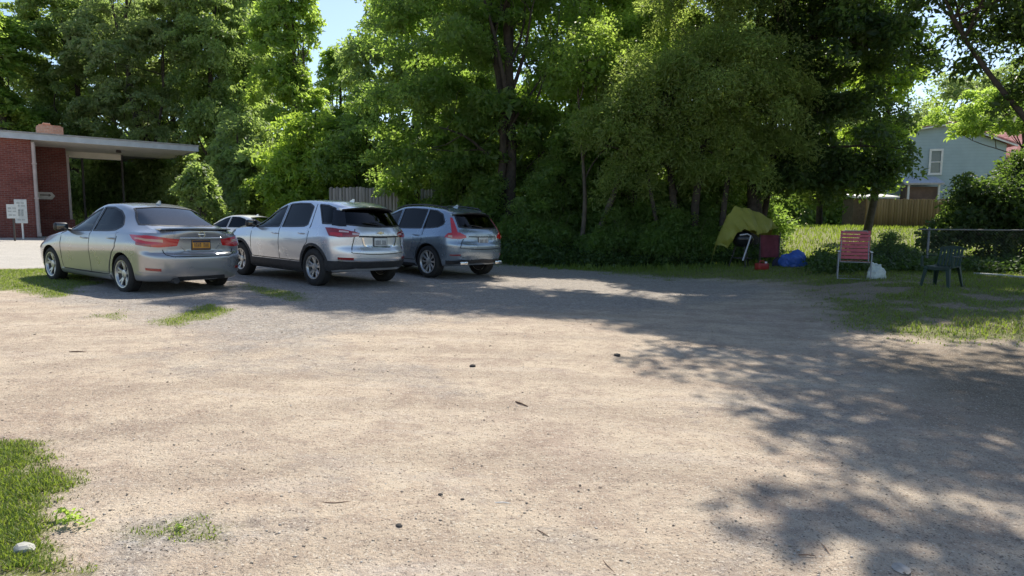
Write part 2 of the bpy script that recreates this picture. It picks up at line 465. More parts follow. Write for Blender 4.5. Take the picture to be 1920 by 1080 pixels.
# ---- loose stones on the lot
def pebbles(name, n, seed):
    rs = np.random.RandomState(seed)
    y = 1.9 + 11 * rs.rand(n) ** 1.8; x = rs.uniform(-1, 1, n) * y * 0.86
    g, gv, dr, so = masks(x, y)
    k = (rs.rand(n) < 0.35 + 0.65 * gv) & (g < 0.6); x, y = x[k], y[k]; n = len(x)
    s = np.minimum(0.0017 * np.exp(rs.exponential(0.38, n)), 0.0085) * (0.7 + 0.06 * y)
    base = np.array([[1, 0, 0], [0, 1, 0], [-1, 0, 0], [0, -1, 0], [0, 0, .75], [0, 0, -.4]], float)
    V = base[None] * (0.7 + 0.6 * rs.rand(n, 6, 1)) * s[:, None, None]
    a = rs.uniform(0, 6.28, n); c, sn = np.cos(a), np.sin(a)
    Vx = V[..., 0] * c[:, None] * 1.3 - V[..., 1] * sn[:, None]; Vy = V[..., 0] * sn[:, None] * 1.3 + V[..., 1] * c[:, None]
    V = np.stack([Vx + x[:, None], Vy + y[:, None], V[..., 2] + (gz(x, y) + s * .25)[:, None]], -1).reshape(-1, 3)
    f = np.array([[0, 1, 4], [1, 2, 4], [2, 3, 4], [3, 0, 4], [1, 0, 5], [2, 1, 5], [3, 2, 5], [0, 3, 5]])
    F = (np.arange(n) * 6)[:, None, None] + f[None]
    t = NT('pebble'); at_ = t.n('ShaderNodeAttribute'); at_.attribute_name = 'leafv'
    c = t.ramp(at_.outputs['Fac'], [(0, (0.17, 0.14, 0.115)), (0.2, (0.31, 0.26, 0.21)), (0.75, (0.42, 0.36, 0.29)), (1, (0.55, 0.51, 0.46))])
    ob = raw_mesh(name, V, F.reshape(-1, 3), t.done(t.bsdf(c, 0.9, 0, 0.2)))
    at_ = ob.data.attributes.new('leafv', 'FLOAT', 'POINT')
    at_.data.foreach_set('value', np.repeat(rs.rand(n), 6).astype(np.float32))
    return tag(ob, kind='stuff')
pebbles('loose_gravel', 60000, 21)

# ---- dead leaf and straw litter lying about
def litter(name, n, seed):
    rs = np.random.RandomState(seed)
    y = 2.0 + 13 * rs.rand(n) ** 1.4; x = rs.uniform(-1, 1, n) * y * 0.86
    g = masks(x, y)[0]
    k = (g < 0.7) & (rs.rand(n) < 0.10 + 0.90 * (fbm(x, y, 0.6, 31, 3) > 0.55)); x, y = x[k], y[k]; n = len(x)
    a = rs.uniform(0, 6.28, n); L = 0.008 * rs.uniform(.5, 2.2, n) * (0.8 + .05 * y); W = 0.0013 * rs.uniform(.5, 1.9, n) * (0.8 + .06 * y)
    d = np.stack([np.cos(a) * L, np.sin(a) * L, rs.normal(0, .05, n) * L], -1); s = np.stack([-np.sin(a) * W, np.cos(a) * W, rs.uniform(.0, .8, n) * W], -1)
    b = np.stack([x, y, gz(x, y) + 0.006], -1)
    V = np.stack([b - d, b + s, b + d, b - s + np.array([0, 0, .001])], 1).reshape(-1, 3)
    F = (np.arange(n) * 4)[:, None] + np.array([[0, 1, 2, 3]])
    t = NT('litter'); at_ = t.n('ShaderNodeAttribute'); at_.attribute_name = 'leafv'
    c = t.ramp(at_.outputs['Fac'], [(0, (0.07, 0.05, 0.035)), (0.6, (0.17, 0.115, 0.07)), (1, (0.40, 0.32, 0.20))])
    ob = raw_mesh(name, V, F, t.done(t.bsdf(c, 0.9, 0, 0.2)))
    at_ = ob.data.attributes.new('leafv', 'FLOAT', 'POINT')
    at_.data.foreach_set('value', np.repeat(rs.rand(n), 4).astype(np.float32))
    return tag(ob, kind='stuff')
litter('leaf_litter', 5000, 22)

# ------------------------------------------------------------------ sky and sun
W = bpy.data.worlds.new('World'); SC.world = W; W.use_nodes = True
SUN_AZ, SUN_EL = R(16), R(53)           # azimuth measured from +Y towards +X
wt = W.node_tree; wt.nodes.clear()
sky = wt.nodes.new('ShaderNodeTexSky'); sky.sky_type = 'NISHITA'; sky.sun_disc = False
sky.sun_elevation = SUN_EL; sky.sun_rotation = SUN_AZ
sky.air_density = 1.0; sky.dust_density = 0.7; sky.ozone_density = 1.3
bg = wt.nodes.new('ShaderNodeBackground'); bg.inputs['Strength'].default_value = 0.13
wo = wt.nodes.new('ShaderNodeOutputWorld')
wt.links.new(sky.outputs[0], bg.inputs['Color']); wt.links.new(bg.outputs[0], wo.inputs['Surface'])
sd = bpy.data.lights.new('sun', 'SUN'); sd.energy = 5.0; sd.angle = R(0.55); sd.color = (1.0, 0.935, 0.82)
sun = link(bpy.data.objects.new('sun', sd))
sdir = Vector((math.sin(SUN_AZ) * math.cos(SUN_EL), math.cos(SUN_AZ) * math.cos(SUN_EL), math.sin(SUN_EL)))
sun.rotation_euler = sdir.to_track_quat('Z', 'Y').to_euler()
sun.location = (10, 20, 40)
vs = SC.view_settings
vs.view_transform = 'Standard'; vs.look = 'None'; vs.gamma = 1.0; vs.exposure = 0.57; vs.use_curve_mapping = False
SC.render.engine = 'CYCLES'
SC.cycles.max_bounces = 6; SC.cycles.transparent_max_bounces = 12
SC.cycles.diffuse_bounces = 3; SC.cycles.glossy_bounces = 3; SC.cycles.transmission_bounces = 4
SC.cycles.caustics_reflective = False; SC.cycles.caustics_refractive = False
# ------------------------------------------------------------------ cars
def paint(name, col, metal=0.75, rough=0.3):
    t = NT(name)
    v = t.coord()
    n = t.noise(v, 2.5, 3); f = t.noise(v, 14, 5, 0.7)
    c = t.mix(t.rng(n, 0.3, 0.7, 0, 0.25), col, tuple(0.86 * x for x in col))
    # road dust on the lower body
    sp = t.n('ShaderNodeSeparateXYZ'); t.L(v, sp.inputs[0])
    dz = t.math('ADD', sp.outputs[2], t.math('MULTIPLY', f, 0.25))
    d = t.rng(dz, 0.56, 0.24, 0.0, 0.28)
    c = t.mix(d, c, (0.33, 0.29, 0.24))
    r = t.rng(n, 0.3, 0.7, rough - 0.02, rough + 0.03)
    r = t.math('ADD', r, t.math('MULTIPLY', d, 0.35))
    me = t.math('MULTIPLY', t.math('SUBTRACT', 1.0, d), metal)
    return t.done(t.bsdf(c, r, me, 0.5, None, 1.0))

def glass_mat(name, tint, refl=1.55):
    t = NT(name)
    f = t.n('ShaderNodeFresnel'); f.inputs['IOR'].default_value = refl
    tr = t.n('ShaderNodeBsdfTransparent'); tr.inputs[0].default_value = (*tint, 1)
    gl = t.n('ShaderNodeBsdfGlossy'); gl.inputs['Roughness'].default_value = 0.02
    mx = t.n('ShaderNodeMixShader')
    t.L(f.outputs[0], mx.inputs[0]); t.L(tr.outputs[0], mx.inputs[1]); t.L(gl.outputs[0], mx.inputs[2])
    return t.done(mx.outputs[0])

M['paint_silver'] = paint('paint_silver', (0.36, 0.37, 0.385), 0.65, 0.28)
M['paint_ice'] = paint('paint_ice_silver', (0.64, 0.67, 0.72), 0.6, 0.28)
M['paint_steel'] = paint('paint_steel_blue', (0.29, 0.35, 0.415), 0.65, 0.27)
M['paint_white'] = paint('paint_white', (0.78, 0.78, 0.77), 0.0, 0.3)
M['glass_clear'] = glass_mat('glass_clear', (0.40, 0.45, 0.42), 1.30)
M['glass_rear'] = glass_mat('glass_rear', (0.16, 0.19, 0.21), 2.0)
M['glass_dark'] = glass_mat('glass_dark', (0.035, 0.045, 0.06), 1.42)
M['trim'] = simple('black_trim', (0.018, 0.018, 0.02), 0.45, var=0.3)
M['gloss_black'] = simple('gloss_black', (.008, .008, .010), .08)
M['clad'] = simple('grey_black_cladding', (0.03, 0.031, 0.034), 0.65, var=0.3, vs=20)
M['gap'] = simple('shut_line', (0.006, 0.006, 0.006), 0.9)
M['rubber'] = simple('rubber', (0.022, 0.021, 0.02), 0.85, var=0.3, vs=15)
M['alloy'] = simple('alloy', (0.50, 0.50, 0.49), 0.35, 0.7, var=0.15)
M['alloy_dark'] = simple('alloy_dark', (0.04, 0.04, 0.043), 0.45, 0.4)
M['chrome'] = simple('chrome', (0.75, 0.75, 0.76), 0.15, 1.0, var=0.05)
M['interior'] = simple('interior', (0.02, 0.02, 0.021), 0.8, var=0.3)
M['seat'] = simple('seat_cloth', (0.035, 0.034, 0.034), 0.85, var=0.3)
def lamp_mat(name, col, rough=0.12):
    t = NT(name); v = t.coord()
    w = t.n('ShaderNodeTexWave'); w.bands_direction = 'Z'; w.inputs['Scale'].default_value = 26; t.L(v, w.inputs['Vector'])
    c = t.mix(t.rng(w.outputs['Fac'], 0.3, 0.8), col, tuple(0.55 * x for x in col))
    return t.done(t.bsdf(c, rough, 0, 0.6, None, 0.8))
M['lamp_red'] = lamp_mat('lamp_red', (0.62, 0.018, 0.024))
M['lamp_deep'] = lamp_mat('lamp_deep_red', (0.32, 0.010, 0.014))
M['lamp_amber'] = lamp_mat('lamp_amber', (0.75, 0.42, 0.28))
M['lamp_clear'] = lamp_mat('lamp_clear', (0.72, 0.55, 0.55))
M['plate_yellow'] = simple('plate_yellow', (0.62, 0.30, 0.04), 0.5, var=0.1)
M['plate_white'] = simple('plate_white', (0.55, 0.57, 0.55), 0.5, var=0.1)
M['ink'] = simple('dark_ink', (0.03, 0.03, 0.06), 0.6)

def pchip(xs, ys):
    """monotone cubic interpolation"""
    o = np.argsort(xs); x = np.array(xs, float)[o]; y = np.array(ys, float)[o]
    h = np.diff(x); d = np.diff(y) / h; m = np.zeros(len(x))
    for i in range(1, len(x) - 1):
        if d[i - 1] * d[i] > 0:
            w1, w2 = 2 * h[i] + h[i - 1], h[i] + 2 * h[i - 1]
            m[i] = (w1 + w2) / (w1 / d[i - 1] + w2 / d[i])
    m[0], m[-1] = d[0], d[-1]
    def f(t):
        t = np.clip(t, x[0], x[-1]); i = int(np.clip(np.searchsorted(x, t) - 1, 0, len(h) - 1))
        s = (t - x[i]) / h[i]
        return ((1 + 2 * s) * (1 - s) ** 2 * y[i] + s * (1 - s) ** 2 * h[i] * m[i] + s * s * (3 - 2 * s) * y[i + 1] + s * s * (s - 1) * h[i] * m[i + 1])
    return f
def curve(pts): return pchip([p[0] for p in pts], [p[1] for p in pts])

def bspline2(P, per=3):
    """quadratic b-spline, clamped ends, through a list of 2D points"""
    P = [np.array(p, float) for p in P]
    Q = [P[0]] + P + [P[-1]]
    out = [P[0]]
    for i in range(1, len(Q) - 1):
        a, b, c = (Q[i - 1] + Q[i]) / 2, Q[i], (Q[i] + Q[i + 1]) / 2
        if i == 1: a = P[0]
        if i == len(Q) - 2: c = P[-1]
        for k in range(1, per + 1):
            s = k / per
            out.append((1 - s) ** 2 * a + 2 * s * (1 - s) * b + s * s * c)
    return out

def section(S, x, inset=0.0, floor=None):
    zt, zs, zb = S['zt'](x), S['zs'](x), S['zb'](x)
    zs = min(zs, zt - 0.012)
    wm, ws, wt = S['wm'](x), S['ws'](x), S['wt']
    c = float(sstep(0.06, 0.38, zt - zs))
    we = (0.80 * ws) * (1 - c) + wt * c
    ze = (zs + 0.72 * (zt - zs)) * (1 - c) + (zt - 0.065) * c
    if inset:
        wm -= inset; ws -= inset; we -= inset; zt -= 0.035; ze -= 0.035; zb = floor
    zc = zb + (zs - zb) * 0.80; zm = zb + (zs - zb) * 0.52; zl = zb + (zs - zb) * 0.22
    P = [(0, zb), (0.55 * wm, zb), (0.80 * wm, zb), (0.90 * wm, zb + 0.01), (0.945 * wm, zb + 0.05),
         (0.965 * wm, zl), (0.965 * wm, zl + 0.03), (wm * 0.99, zm), (wm, zm + 0.08), (wm * 0.997, zc - 0.03), (wm * 0.985, zc + 0.012),
         (ws + 0.025 * (1), zs - 0.03), (ws, zs), (ws - 0.02, zs + 0.03 * c + 0.004)]
    a = np.array((ws - 0.02, zs + 0.03 * c + 0.004)); b = np.array((we, ze))
    P += [tuple(a + (b - a) * 0.35), tuple(a + (b - a) * 0.75), (we + 0.012, ze - 0.02 * c), (we - 0.03, ze + 0.028 * c + 0.002), (we - 0.12, zt - 0.022 * c - 0.01 * (1 - c)), (0.5 * we, zt - 0.004), (0.2 * we, zt), (0, zt)]
    return bspline2(P, 3)

def loft_body(S, inset=0.0, floor=None, xr=None, xf=None):
    """closed body shell from cross sections; bumpers close by shrinking the sections towards the centre line"""
    st = []
    if inset:
        for x in np.linspace(xr, xf, 26): st.append((x, None, 1.0, 0))
    else:
        x0r, x0f = S['x0r'], S['x0f']
        for th in np.linspace(math.pi / 2, 0, 16)[:-1]: st.append((x0r, math.sin(th), None, -1))
        for x in np.linspace(x0r, x0f, 64): st.append((x, 0.0, 1.0, 0))
        for th in np.linspace(0, math.pi / 2, 14)[1:]: st.append((x0f, math.sin(th), None, 1))
    rings = []
    for (x, s, k, end) in st:
        if end:
            n = S['nr'] if end < 0 else S['nf']
            k = max(0.0, 1 - s ** n) ** (1 / n)
            xn = (S['xrn'] if end < 0 else S['xfn'])
            prof = S['xr'] if end < 0 else S['xf']
            sec = section(S, x + (xn - x) * s)
            rings.append([((x + (prof(z) - x) * s), y * k, z) for (y, z) in sec])
        else:
            sec = section(S, x, inset, floor)
            if inset: sec = [(y, max(z, floor)) for y, z in sec]
            rings.append([(x, y, z) for (y, z) in sec])
    bm = bmesh.new(); G = []
    for r in rings:
        left = [bm.verts.new(p) for p in r]
        right = [bm.verts.new((p[0], -p[1], p[2])) for p in r[1:-1]]
        G.append(left + right[::-1])
    n = len(G[0])
    for i in range(len(G) - 1):
        for k in range(n):
            bm.faces.new((G[i][k], G[i][(k + 1) % n], G[i + 1][(k + 1) % n], G[i + 1][k]))
    if inset:
        bm.faces.new(G[0]); bm.faces.new(G[-1])
    bmesh.ops.remove_doubles(bm, verts=bm.verts[:], dist=2e-5)
    bmesh.ops.dissolve_degenerate(bm, edges=bm.edges[:], dist=1e-5)
    bmesh.ops.recalc_face_normals(bm, faces=bm.faces[:])
    return bm

def boolean(ob, cutter_bm, mats):
    me = bpy.data.meshes.new('cutter'); bmesh.ops.recalc_face_normals(cutter_bm, faces=cutter_bm.faces[:])
    cutter_bm.to_mesh(me); cutter_bm.free()
    for m in mats: me.materials.append(m)
    cu = bpy.data.objects.new('cutter', me); COL.objects.link(cu)
    md = ob.modifiers.new('b', 'BOOLEAN'); md.operation = 'DIFFERENCE'; md.solver = 'EXACT'; md.object = cu
    md.material_mode = 'TRANSFER'
    dg = DG(); dg.update()
    new = bpy.data.meshes.new_from_object(ob.evaluated_get(dg))
    ob.modifiers.clear()
    old = ob.data; ob.data = new
    bpy.data.meshes.remove(old); bpy.data.objects.remove(cu); bpy.data.meshes.remove(me)

def resample(P, n):
    P = [Vector(p) for p in P]
    L = [0]
    for a, b in zip(P, P[1:]): L.append(L[-1] + (b - a).length)
    out = []
    for i in range(n):
        s = L[-1] * i / (n - 1); j = 0
        while j < len(P) - 2 and L[j + 1] < s: j += 1
        f = (s - L[j]) / max(1e-9, L[j + 1] - L[j])
        out.append(P[j].lerp(P[j + 1], min(1, f)))
    return out

class Skin:
    """lays parts onto the body surface"""
    def __init__(s, bvh): s.b = bvh
    def snap(s, p, mode):
        p = Vector(p)
        if mode == 'l': h = s.b.ray_cast(Vector((p.x, 3, p.z)), Vector((0, -1, 0)))
        elif mode == 'r': h = s.b.ray_cast(Vector((p.x, -3, p.z)), Vector((0, 1, 0)))
        elif mode == 'back': h = s.b.ray_cast(Vector((-5, p.y, p.z)), Vector((1, 0, 0)))
        elif mode == 'front': h = s.b.ray_cast(Vector((5, p.y, p.z)), Vector((-1, 0, 0)))
        else: h = s.b.find_nearest(p)
        if h[0] is None: h = s.b.find_nearest(p)
        return h[0], h[1]
    def patch(s, name, lower, upper, mode, off, thick, mat, parent, nu=16, nv=8, smooth=35):
        """mode l/r: points given as (x,z); back/front: (y,z); n: (x,y,z)"""
        def P3(p):
            if mode in 'lr': return (p[0], 0, p[1])
            if mode in ('back', 'front'): return (0, p[0], p[1])
            return p
        lo = resample([P3(p) for p in lower], nu); up = resample([P3(p) for p in upper], nu)
        bm = bmesh.new(); top = []; bot = []
        for j in range(nv):
            a = []; b = []
            for i in range(nu):
                q = lo[i].lerp(up[i], j / (nv - 1))
                h, nrm = s.snap(q, mode)
                a.append(bm.verts.new(h + nrm * off)); b.append(bm.verts.new(h + nrm * (off - thick)))
            top.append(a); bot.append(b)
        for j in range(nv - 1):
            for i in range(nu - 1):
                bm.faces.new((top[j][i], top[j][i + 1], top[j + 1][i + 1], top[j + 1][i]))
        rim = [(0, i) for i in range(nu)] + [(j, nu - 1) for j in range(1, nv)] + [(nv - 1, i) for i in range(nu - 2, -1, -1)] + [(j, 0) for j in range(nv - 2, 0, -1)]
        for k in range(len(rim)):
            (j0, i0), (j1, i1) = rim[k], rim[(k + 1) % len(rim)]
            bm.faces.new((top[j0][i0], bot[j0][i0], bot[j1][i1], top[j1][i1]))
        bmesh.ops.remove_doubles(bm, verts=bm.verts[:], dist=1e-5)
        return mobj(name, bm, mat, parent, smooth)
    def strip(s, name, pts, mode, width, off, mat, parent, n=40, bm=None, closed=False):
        """a ribbon of given width along a line on the body"""
        def P3(p):
            if mode in 'lr': return (p[0], 0, p[1])
            if mode in ('back', 'front'): return (0, p[0], p[1])
            return p
        pts = [P3(p) for p in pts]
        if closed: pts = pts + [pts[0]]
        c = resample(pts, n); own = bm is None
        if own: bm = bmesh.new()
        hs = [s.snap(q, mode) for q in c]; prev = None
        for i, (h, nrm) in enumerate(hs):
            t = hs[min(i + 1, n - 1)][0] - hs[max(i - 1, 0)][0]
            b = nrm.cross(t)
            if b.length < 1e-8: continue
            b.normalize()
            row = [bm.verts.new(h + b * width / 2 + nrm * (off - .006)), bm.verts.new(h + b * width / 2 + nrm * off), bm.verts.new(h - b * width / 2 + nrm * off), bm.verts.new(h - b * width / 2 + nrm * (off - .006))]
            if prev:
                for k in range(3): bm.faces.new((prev[k], prev[k + 1], row[k + 1], row[k]))
            prev = row
        if own: return mobj(name, bm, mat, parent, 35)

def make_wheel(parent, pos, side, Rt, Wt, Rr, style):
    """wheel hub mesh with tyre and rim as its pieces; built facing +y, mirrored for the right side"""
    bm = bmesh.new()
    add_lathe(bm, [(-Wt * .42, 0.02), (-Wt * .42, Rr * .9), (0.0, Rr * .93), (0.012, Rr * .62), (0.02, Rr * .60), (0.02, 0.02)], 36)
    hub = mobj('wheel', bm, M['alloy_dark'], parent, 30)
    hub.location = pos
    if side < 0: hub.rotation_euler = (0, 0, math.pi)
    bm = bmesh.new()
    h = Wt / 2; e = 0.012
    prof = [(-h * .72, Rr - .005), (-h * .98, Rr + .018), (-h, (Rr + Rt) / 2), (-h * .93, Rt - .03), (-h * .78, Rt - .008)]
    for g in (-0.45, -0.15, 0.15, 0.45):
        prof += [(h * (g - .05), Rt - .001), (h * (g - .04), Rt - .009), (h * (g + .04), Rt - .009), (h * (g + .05), Rt - .001)]
    prof += [(h * .78, Rt - .008), (h * .93, Rt - .03), (h, (Rr + Rt) / 2), (h * .98, Rr + .018), (h * .72, Rr - .005)]
    add_lathe(bm, prof, 56, closed=True)
    mobj('tyre', bm, M['rubber'], hub, 50)
    bm = bmesh.new()
    face = h * 0.80
    add_lathe(bm, [(face - .02, Rr - .03), (face + .012, Rr - .012), (face + .016, Rr + .006), (face + .004, Rr + .008), (-h * .7, Rr + .0), (-h * .7, Rr - .012), (face - .03, Rr - .028)], 56, closed=True)
    add_lathe(bm, [(face - .045, .075), (face - .018, .07), (face - .012, .05), (face - .010, .003)], 24)
    def spoke(a0, a1, w0, w1, dep=.03, r0=.05, r1=None):
        r1 = r1 or Rr - .018
        ring = []
        for (r, a, w, y) in ((r0, a0, w0, face - .035), (r0 * .4 + r1 * .6, a0 * .35 + a1 * .65, w0 * .45 + w1 * .55, face - .016), (r1, a1, w1, face - .006)):
            d = Vector((math.cos(a), 0, math.sin(a))); t = Vector((-math.sin(a), 0, math.cos(a)))
            c = d * r
            ring.append([bm.verts.new(c + t * w / 2 + Vector((0, y - .006, 0))), bm.verts.new(c + t * w * .32 + Vector((0, y, 0))), bm.verts.new(c - t * w * .32 + Vector((0, y, 0))), bm.verts.new(c - t * w / 2 + Vector((0, y - .006, 0))),
                         bm.verts.new(c - t * w * .4 + Vector((0, y - dep, 0))), bm.verts.new(c + t * w * .4 + Vector((0, y - dep, 0)))])
        for A, B in zip(ring, ring[1:]):
            for k in range(6): bm.faces.new((A[k], A[(k + 1) % 6], B[(k + 1) % 6], B[k]))
        bm.faces.new(ring[0]); bm.faces.new(ring[-1][::-1])
    for k in range(5):
        a = 2 * math.pi * k / 5 + .3
        if style == 'twin':                              # five forked spokes
            spoke(a, a - .20, .05, .034); spoke(a, a + .20, .05, .034)
        elif style == 'ten':                             # five pairs of straight spokes
            spoke(a - .16, a - .22, .042, .05); spoke(a + .16, a + .22, .042, .05)
        else:                                            # ten slim spokes with forked outer ends
            for b in (a - .31, a + .31):
                spoke(b, b - .10, .034, .02); spoke(b, b + .10, .034, .02)
    mobj('rim', bm, M['alloy'], hub, 30)
    return hub

def text_marks(bm, x0, x1, z0, z1, n, place, seed=1):
    """little upright bars standing for lettering too small to read"""
    rs = random.Random(seed); w = (x1 - x0) / n
    for k in range(n):
        if n > 5 and k == n // 2: continue
        a = x0 + w * k + w * .15; b = a + w * .6
        for (u0, u1, v0, v1) in ((a, a + w * .16, z0, z1), (b - w * .16, b, z0, z1), (a + w * .17, b - w * .17, z1 - (z1 - z0) * .18, z1) if rs.random() > .4 else (a + w * .17, b - w * .17, (z0 + z1) / 2 - .004, (z0 + z1) / 2 + .004)):
            vs_ = [bm.verts.new(place(u, v, d)) for d in (0.0, .0015) for (u, v) in ((u0, v0), (u1, v0), (u1, v1), (u0, v1))]
            for f in ((3, 2, 1, 0), (4, 5, 6, 7), (0, 1, 5, 4), (1, 2, 6, 5), (2, 3, 7, 6), (3, 0, 4, 7)): bm.faces.new([vs_[i] for i in f])

def license_plate(parent, x, z, mat, tilt=0.0, seed=1, band=True, w=.305, h=.152):
    bm = bmesh.new()
    add_box(bm, (0, 0, 0), (.006, w, h), None, .0025)
    p = mobj('license_plate', bm, mat, parent, 30)
    p.location = (x, 0, z); p.rotation_euler = (0, tilt, 0)
    bm = bmesh.new()
    add_prism(bm, [(-w / 2 - .012, -h / 2 - .012), (w / 2 + .012, -h / 2 - .012), (w / 2 + .012, h / 2 + .012), (-w / 2 - .012, h / 2 + .012)], 'x', .004, .010)
    mobj('plate_frame', bm, M['trim'], p)
    bm = bmesh.new()
    if band:
        add_box(bm, (-.0036, 0, h * .36), (.002, w * .98, h * .22))
        add_box(bm, (-.0036, 0, -h * .42), (.002, w * .98, h * .10))
    if not band: add_box(bm, (-.0036, 0, -h * .29), (.002, w * .86, h * .035))
    text_marks(bm, -w * .42, w * .42, -h * .28, h * .20, 8, lambda u, v, d: Vector((-.0032 - d, -u, v)), seed)
    mobj('plate_marks', bm, M['ink'], p)
    return p

def make_car(S, label, pos, yaw):
    body_mat = S['paint']
    root = thing('parked_car', label, 'car', group='cars parked in the lot')
    bm = loft_body(S)
    bvh = BVHTree.FromBMesh(bm)
    sk = Skin(bvh)
    body = mobj('body', bm, body_mat, root, 40)
    wb, Rt, Wt, Rr, tr = S['wb'], S['Rt'], S['Wt'], S['Rr'], S['track']
    # wheel wells
    cut = bmesh.new()
    for sx in (-1, 1):
        for sy in (-1, 1):
            add_lathe(cut, [(sy * .50, Rt + S['gap']), (sy * 1.3, Rt + S['gap'])], 48, 'y', (sx * wb / 2, 0, Rt - .01))
    boolean(body, cut, [M['gap']])
    # cabin
    boolean(body, loft_body(S, .055, S['floor'], S['cab'][0], S['cab'][1]), [M['interior']])
    # window openings
    cut = bmesh.new()
    for lo, up in S['sidewin'].values():
        poly = list(lo) + list(up)[::-1]
        for sy in (-1, 1): add_prism(cut, poly, 'y', sy * .30, sy * 1.4)
    boolean(body, cut, [M['trim']])
    cut = bmesh.new()
    lo, up = S['rearwin']; add_prism(cut, list(lo) + list(up)[::-1], 'x', S['xcut'][0], S['xcut'][1])
    boolean(body, cut, [M['trim']])
    cut = bmesh.new()
    lo, up = S['windshield']; add_prism(cut, list(lo) + list(up)[::-1], 'x', .25, 2.6)
    boolean(body, cut, [M['trim']])
    smooth_mesh(body.data, 32)
    # doors with their windows and handles
    for sy, md in ((1, 'l'), (-1, 'r')):
        for dn in ('front', 'rear'):
            lo, up = S['door'][dn]
            d = sk.patch('door', lo, up, md, .0035, .012, body_mat, root, 24, 14)
            g = S['sidewin'][dn]
            sk.patch('window', g[0], g[1], md, -.004, .004, S['glass'][0 if dn == 'front' else 1], d, 18, 8)
            hx, hz = S['handle'][dn]
            h, nrm = sk.snap((hx, 0, hz), md)
            bm = bmesh.new()
            add_tube(bm, [h + Vector((-.10, -sy * .01, 0)), h + Vector((-.085, sy * .028, .002)), h + Vector((0, sy * .034, .003)), h + Vector((.085, sy * .026, .002)), h + Vector((.10, -sy * .01, 0))], [.012, .013, .014, .013, .012], 8)
            mobj('handle', bm, M['chrome'] if S.get('chrome_handle') else body_mat, d, 50)
        for k, g in S['sidewin'].items():
            if k not in ('front', 'rear'):
                sk.patch('quarter_window', g[0], g[1], md, -.004, .004, S['glass'][1], root, 16, 8)
        if 'pillar' in S: sk.patch('pillar_panel', [(x, sy * y, z) for x, y, z in S['pillar'][0]], [(x, sy * y, z) for x, y, z in S['pillar'][1]], 'n', .004, .01, M['gloss_black'], root, 12, 8)
        # shut lines and window surround
        bm = bmesh.new()
        for ln in S['gaps']: sk.strip('', ln, md, .016, .0022, None, None, 40, bm)
        mobj('shut_line', bm, M['gap'], root)
        bm = bmesh.new()
        for g in S['sidewin'].values():
            sk.strip('', list(g[0]) + list(g[1])[::-1], md, .030, .0030, None, None, 70, bm, closed=True)
        mobj('window_trim', bm, M['trim'], root)
        # tail lamp
        for nm, lo, up, off, mt in S['lamp']:
            f = (lambda P: [(p[0], sy * p[1], p[2]) for p in P])
            if nm == 'tail_light': tl = sk.patch(nm, f(lo), f(up), 'n', off, .02, mt, root, 20, 8)
            else: sk.patch(nm, f(lo), f(up), 'n', off, .008, mt, tl, 14, 4)
        # door mirror
        mx, mz = S['mirror']
        h, nrm = sk.snap((mx, 0, mz), md)
        bm = bmesh.new()
        add_box(bm, h + Vector((.02, sy * .15, .06)), (.11, .22, .15), Matrix.Rotation(-sy * .18, 3, 'Z'), .045)
        add_tube(bm, [h + Vector((.03, -sy * .02, 0)), h + Vector((.03, sy * .10, .03))], .028, 8)
        mi = mobj('mirror', bm, S['mirror_mat'], root, 50)
        bm = bmesh.new()
        add_box(bm, h + Vector((-.048, sy * .15, .06)), (.012, .17, .11), Matrix.Rotation(-sy * .18, 3, 'Z'), .004)
        mobj('mirror_glass', bm, M['glass_rear'], mi, 50)
        for sx in (-1, 1):
            make_wheel(root, (sx * wb / 2, sy * tr, Rt - .012), sy, Rt, Wt, Rr, S['style'])
    lo, up = S['rearwin']
    sk.patch('rear_window', lo, up, 'back', -.004, .004, S['glass'][2], root, 22, 10)
    sk.strip('rear_window_trim', list(lo) + list(up)[::-1], 'back', .035, .003, M['trim'], root, 80, closed=True)
    lo, up = S['windshield']
    sk.patch('windshield', lo, up, 'front', -.004, .004, S['glass'][0], root, 18, 10)
    # seats
    for sx, ys in ((.25, (.36, -.36)), (-.72, (.36, -.36))):
        for y in ys:
            bm = bmesh.new()
            z0 = S['floor']
            add_box(bm, (sx + .12, y, z0 + .10), (.50, .48, .14), None, .05)
            add_box(bm, (sx - .20, y, z0 + .42), (.14, .46, .62), Matrix.Rotation(R(-14), 3, 'Y'), .05)
            add_box(bm, (sx - .295, y, z0 + .80), (.09, .24, .15), Matrix.Rotation(R(-14), 3, 'Y'), .035)
            mobj('seat', bm, M['seat'], root, 50)
    S['extra'](root, sk, S, body_mat)
    # stand the car on the sloping ground
    root.matrix_world = Matrix.Translation(pos) @ Matrix.Rotation(math.atan(.022), 4, 'Y') @ Matrix.Rotation(yaw, 4, 'Z')
    return root

def arch_pts(cx, cz, r, a0, a1, n=12): return [(cx + r * math.cos(R(a0 + (a1 - a0) * k / (n - 1))), cz + r * math.sin(R(a0 + (a1 - a0) * k / (n - 1)))) for k in range(n)]

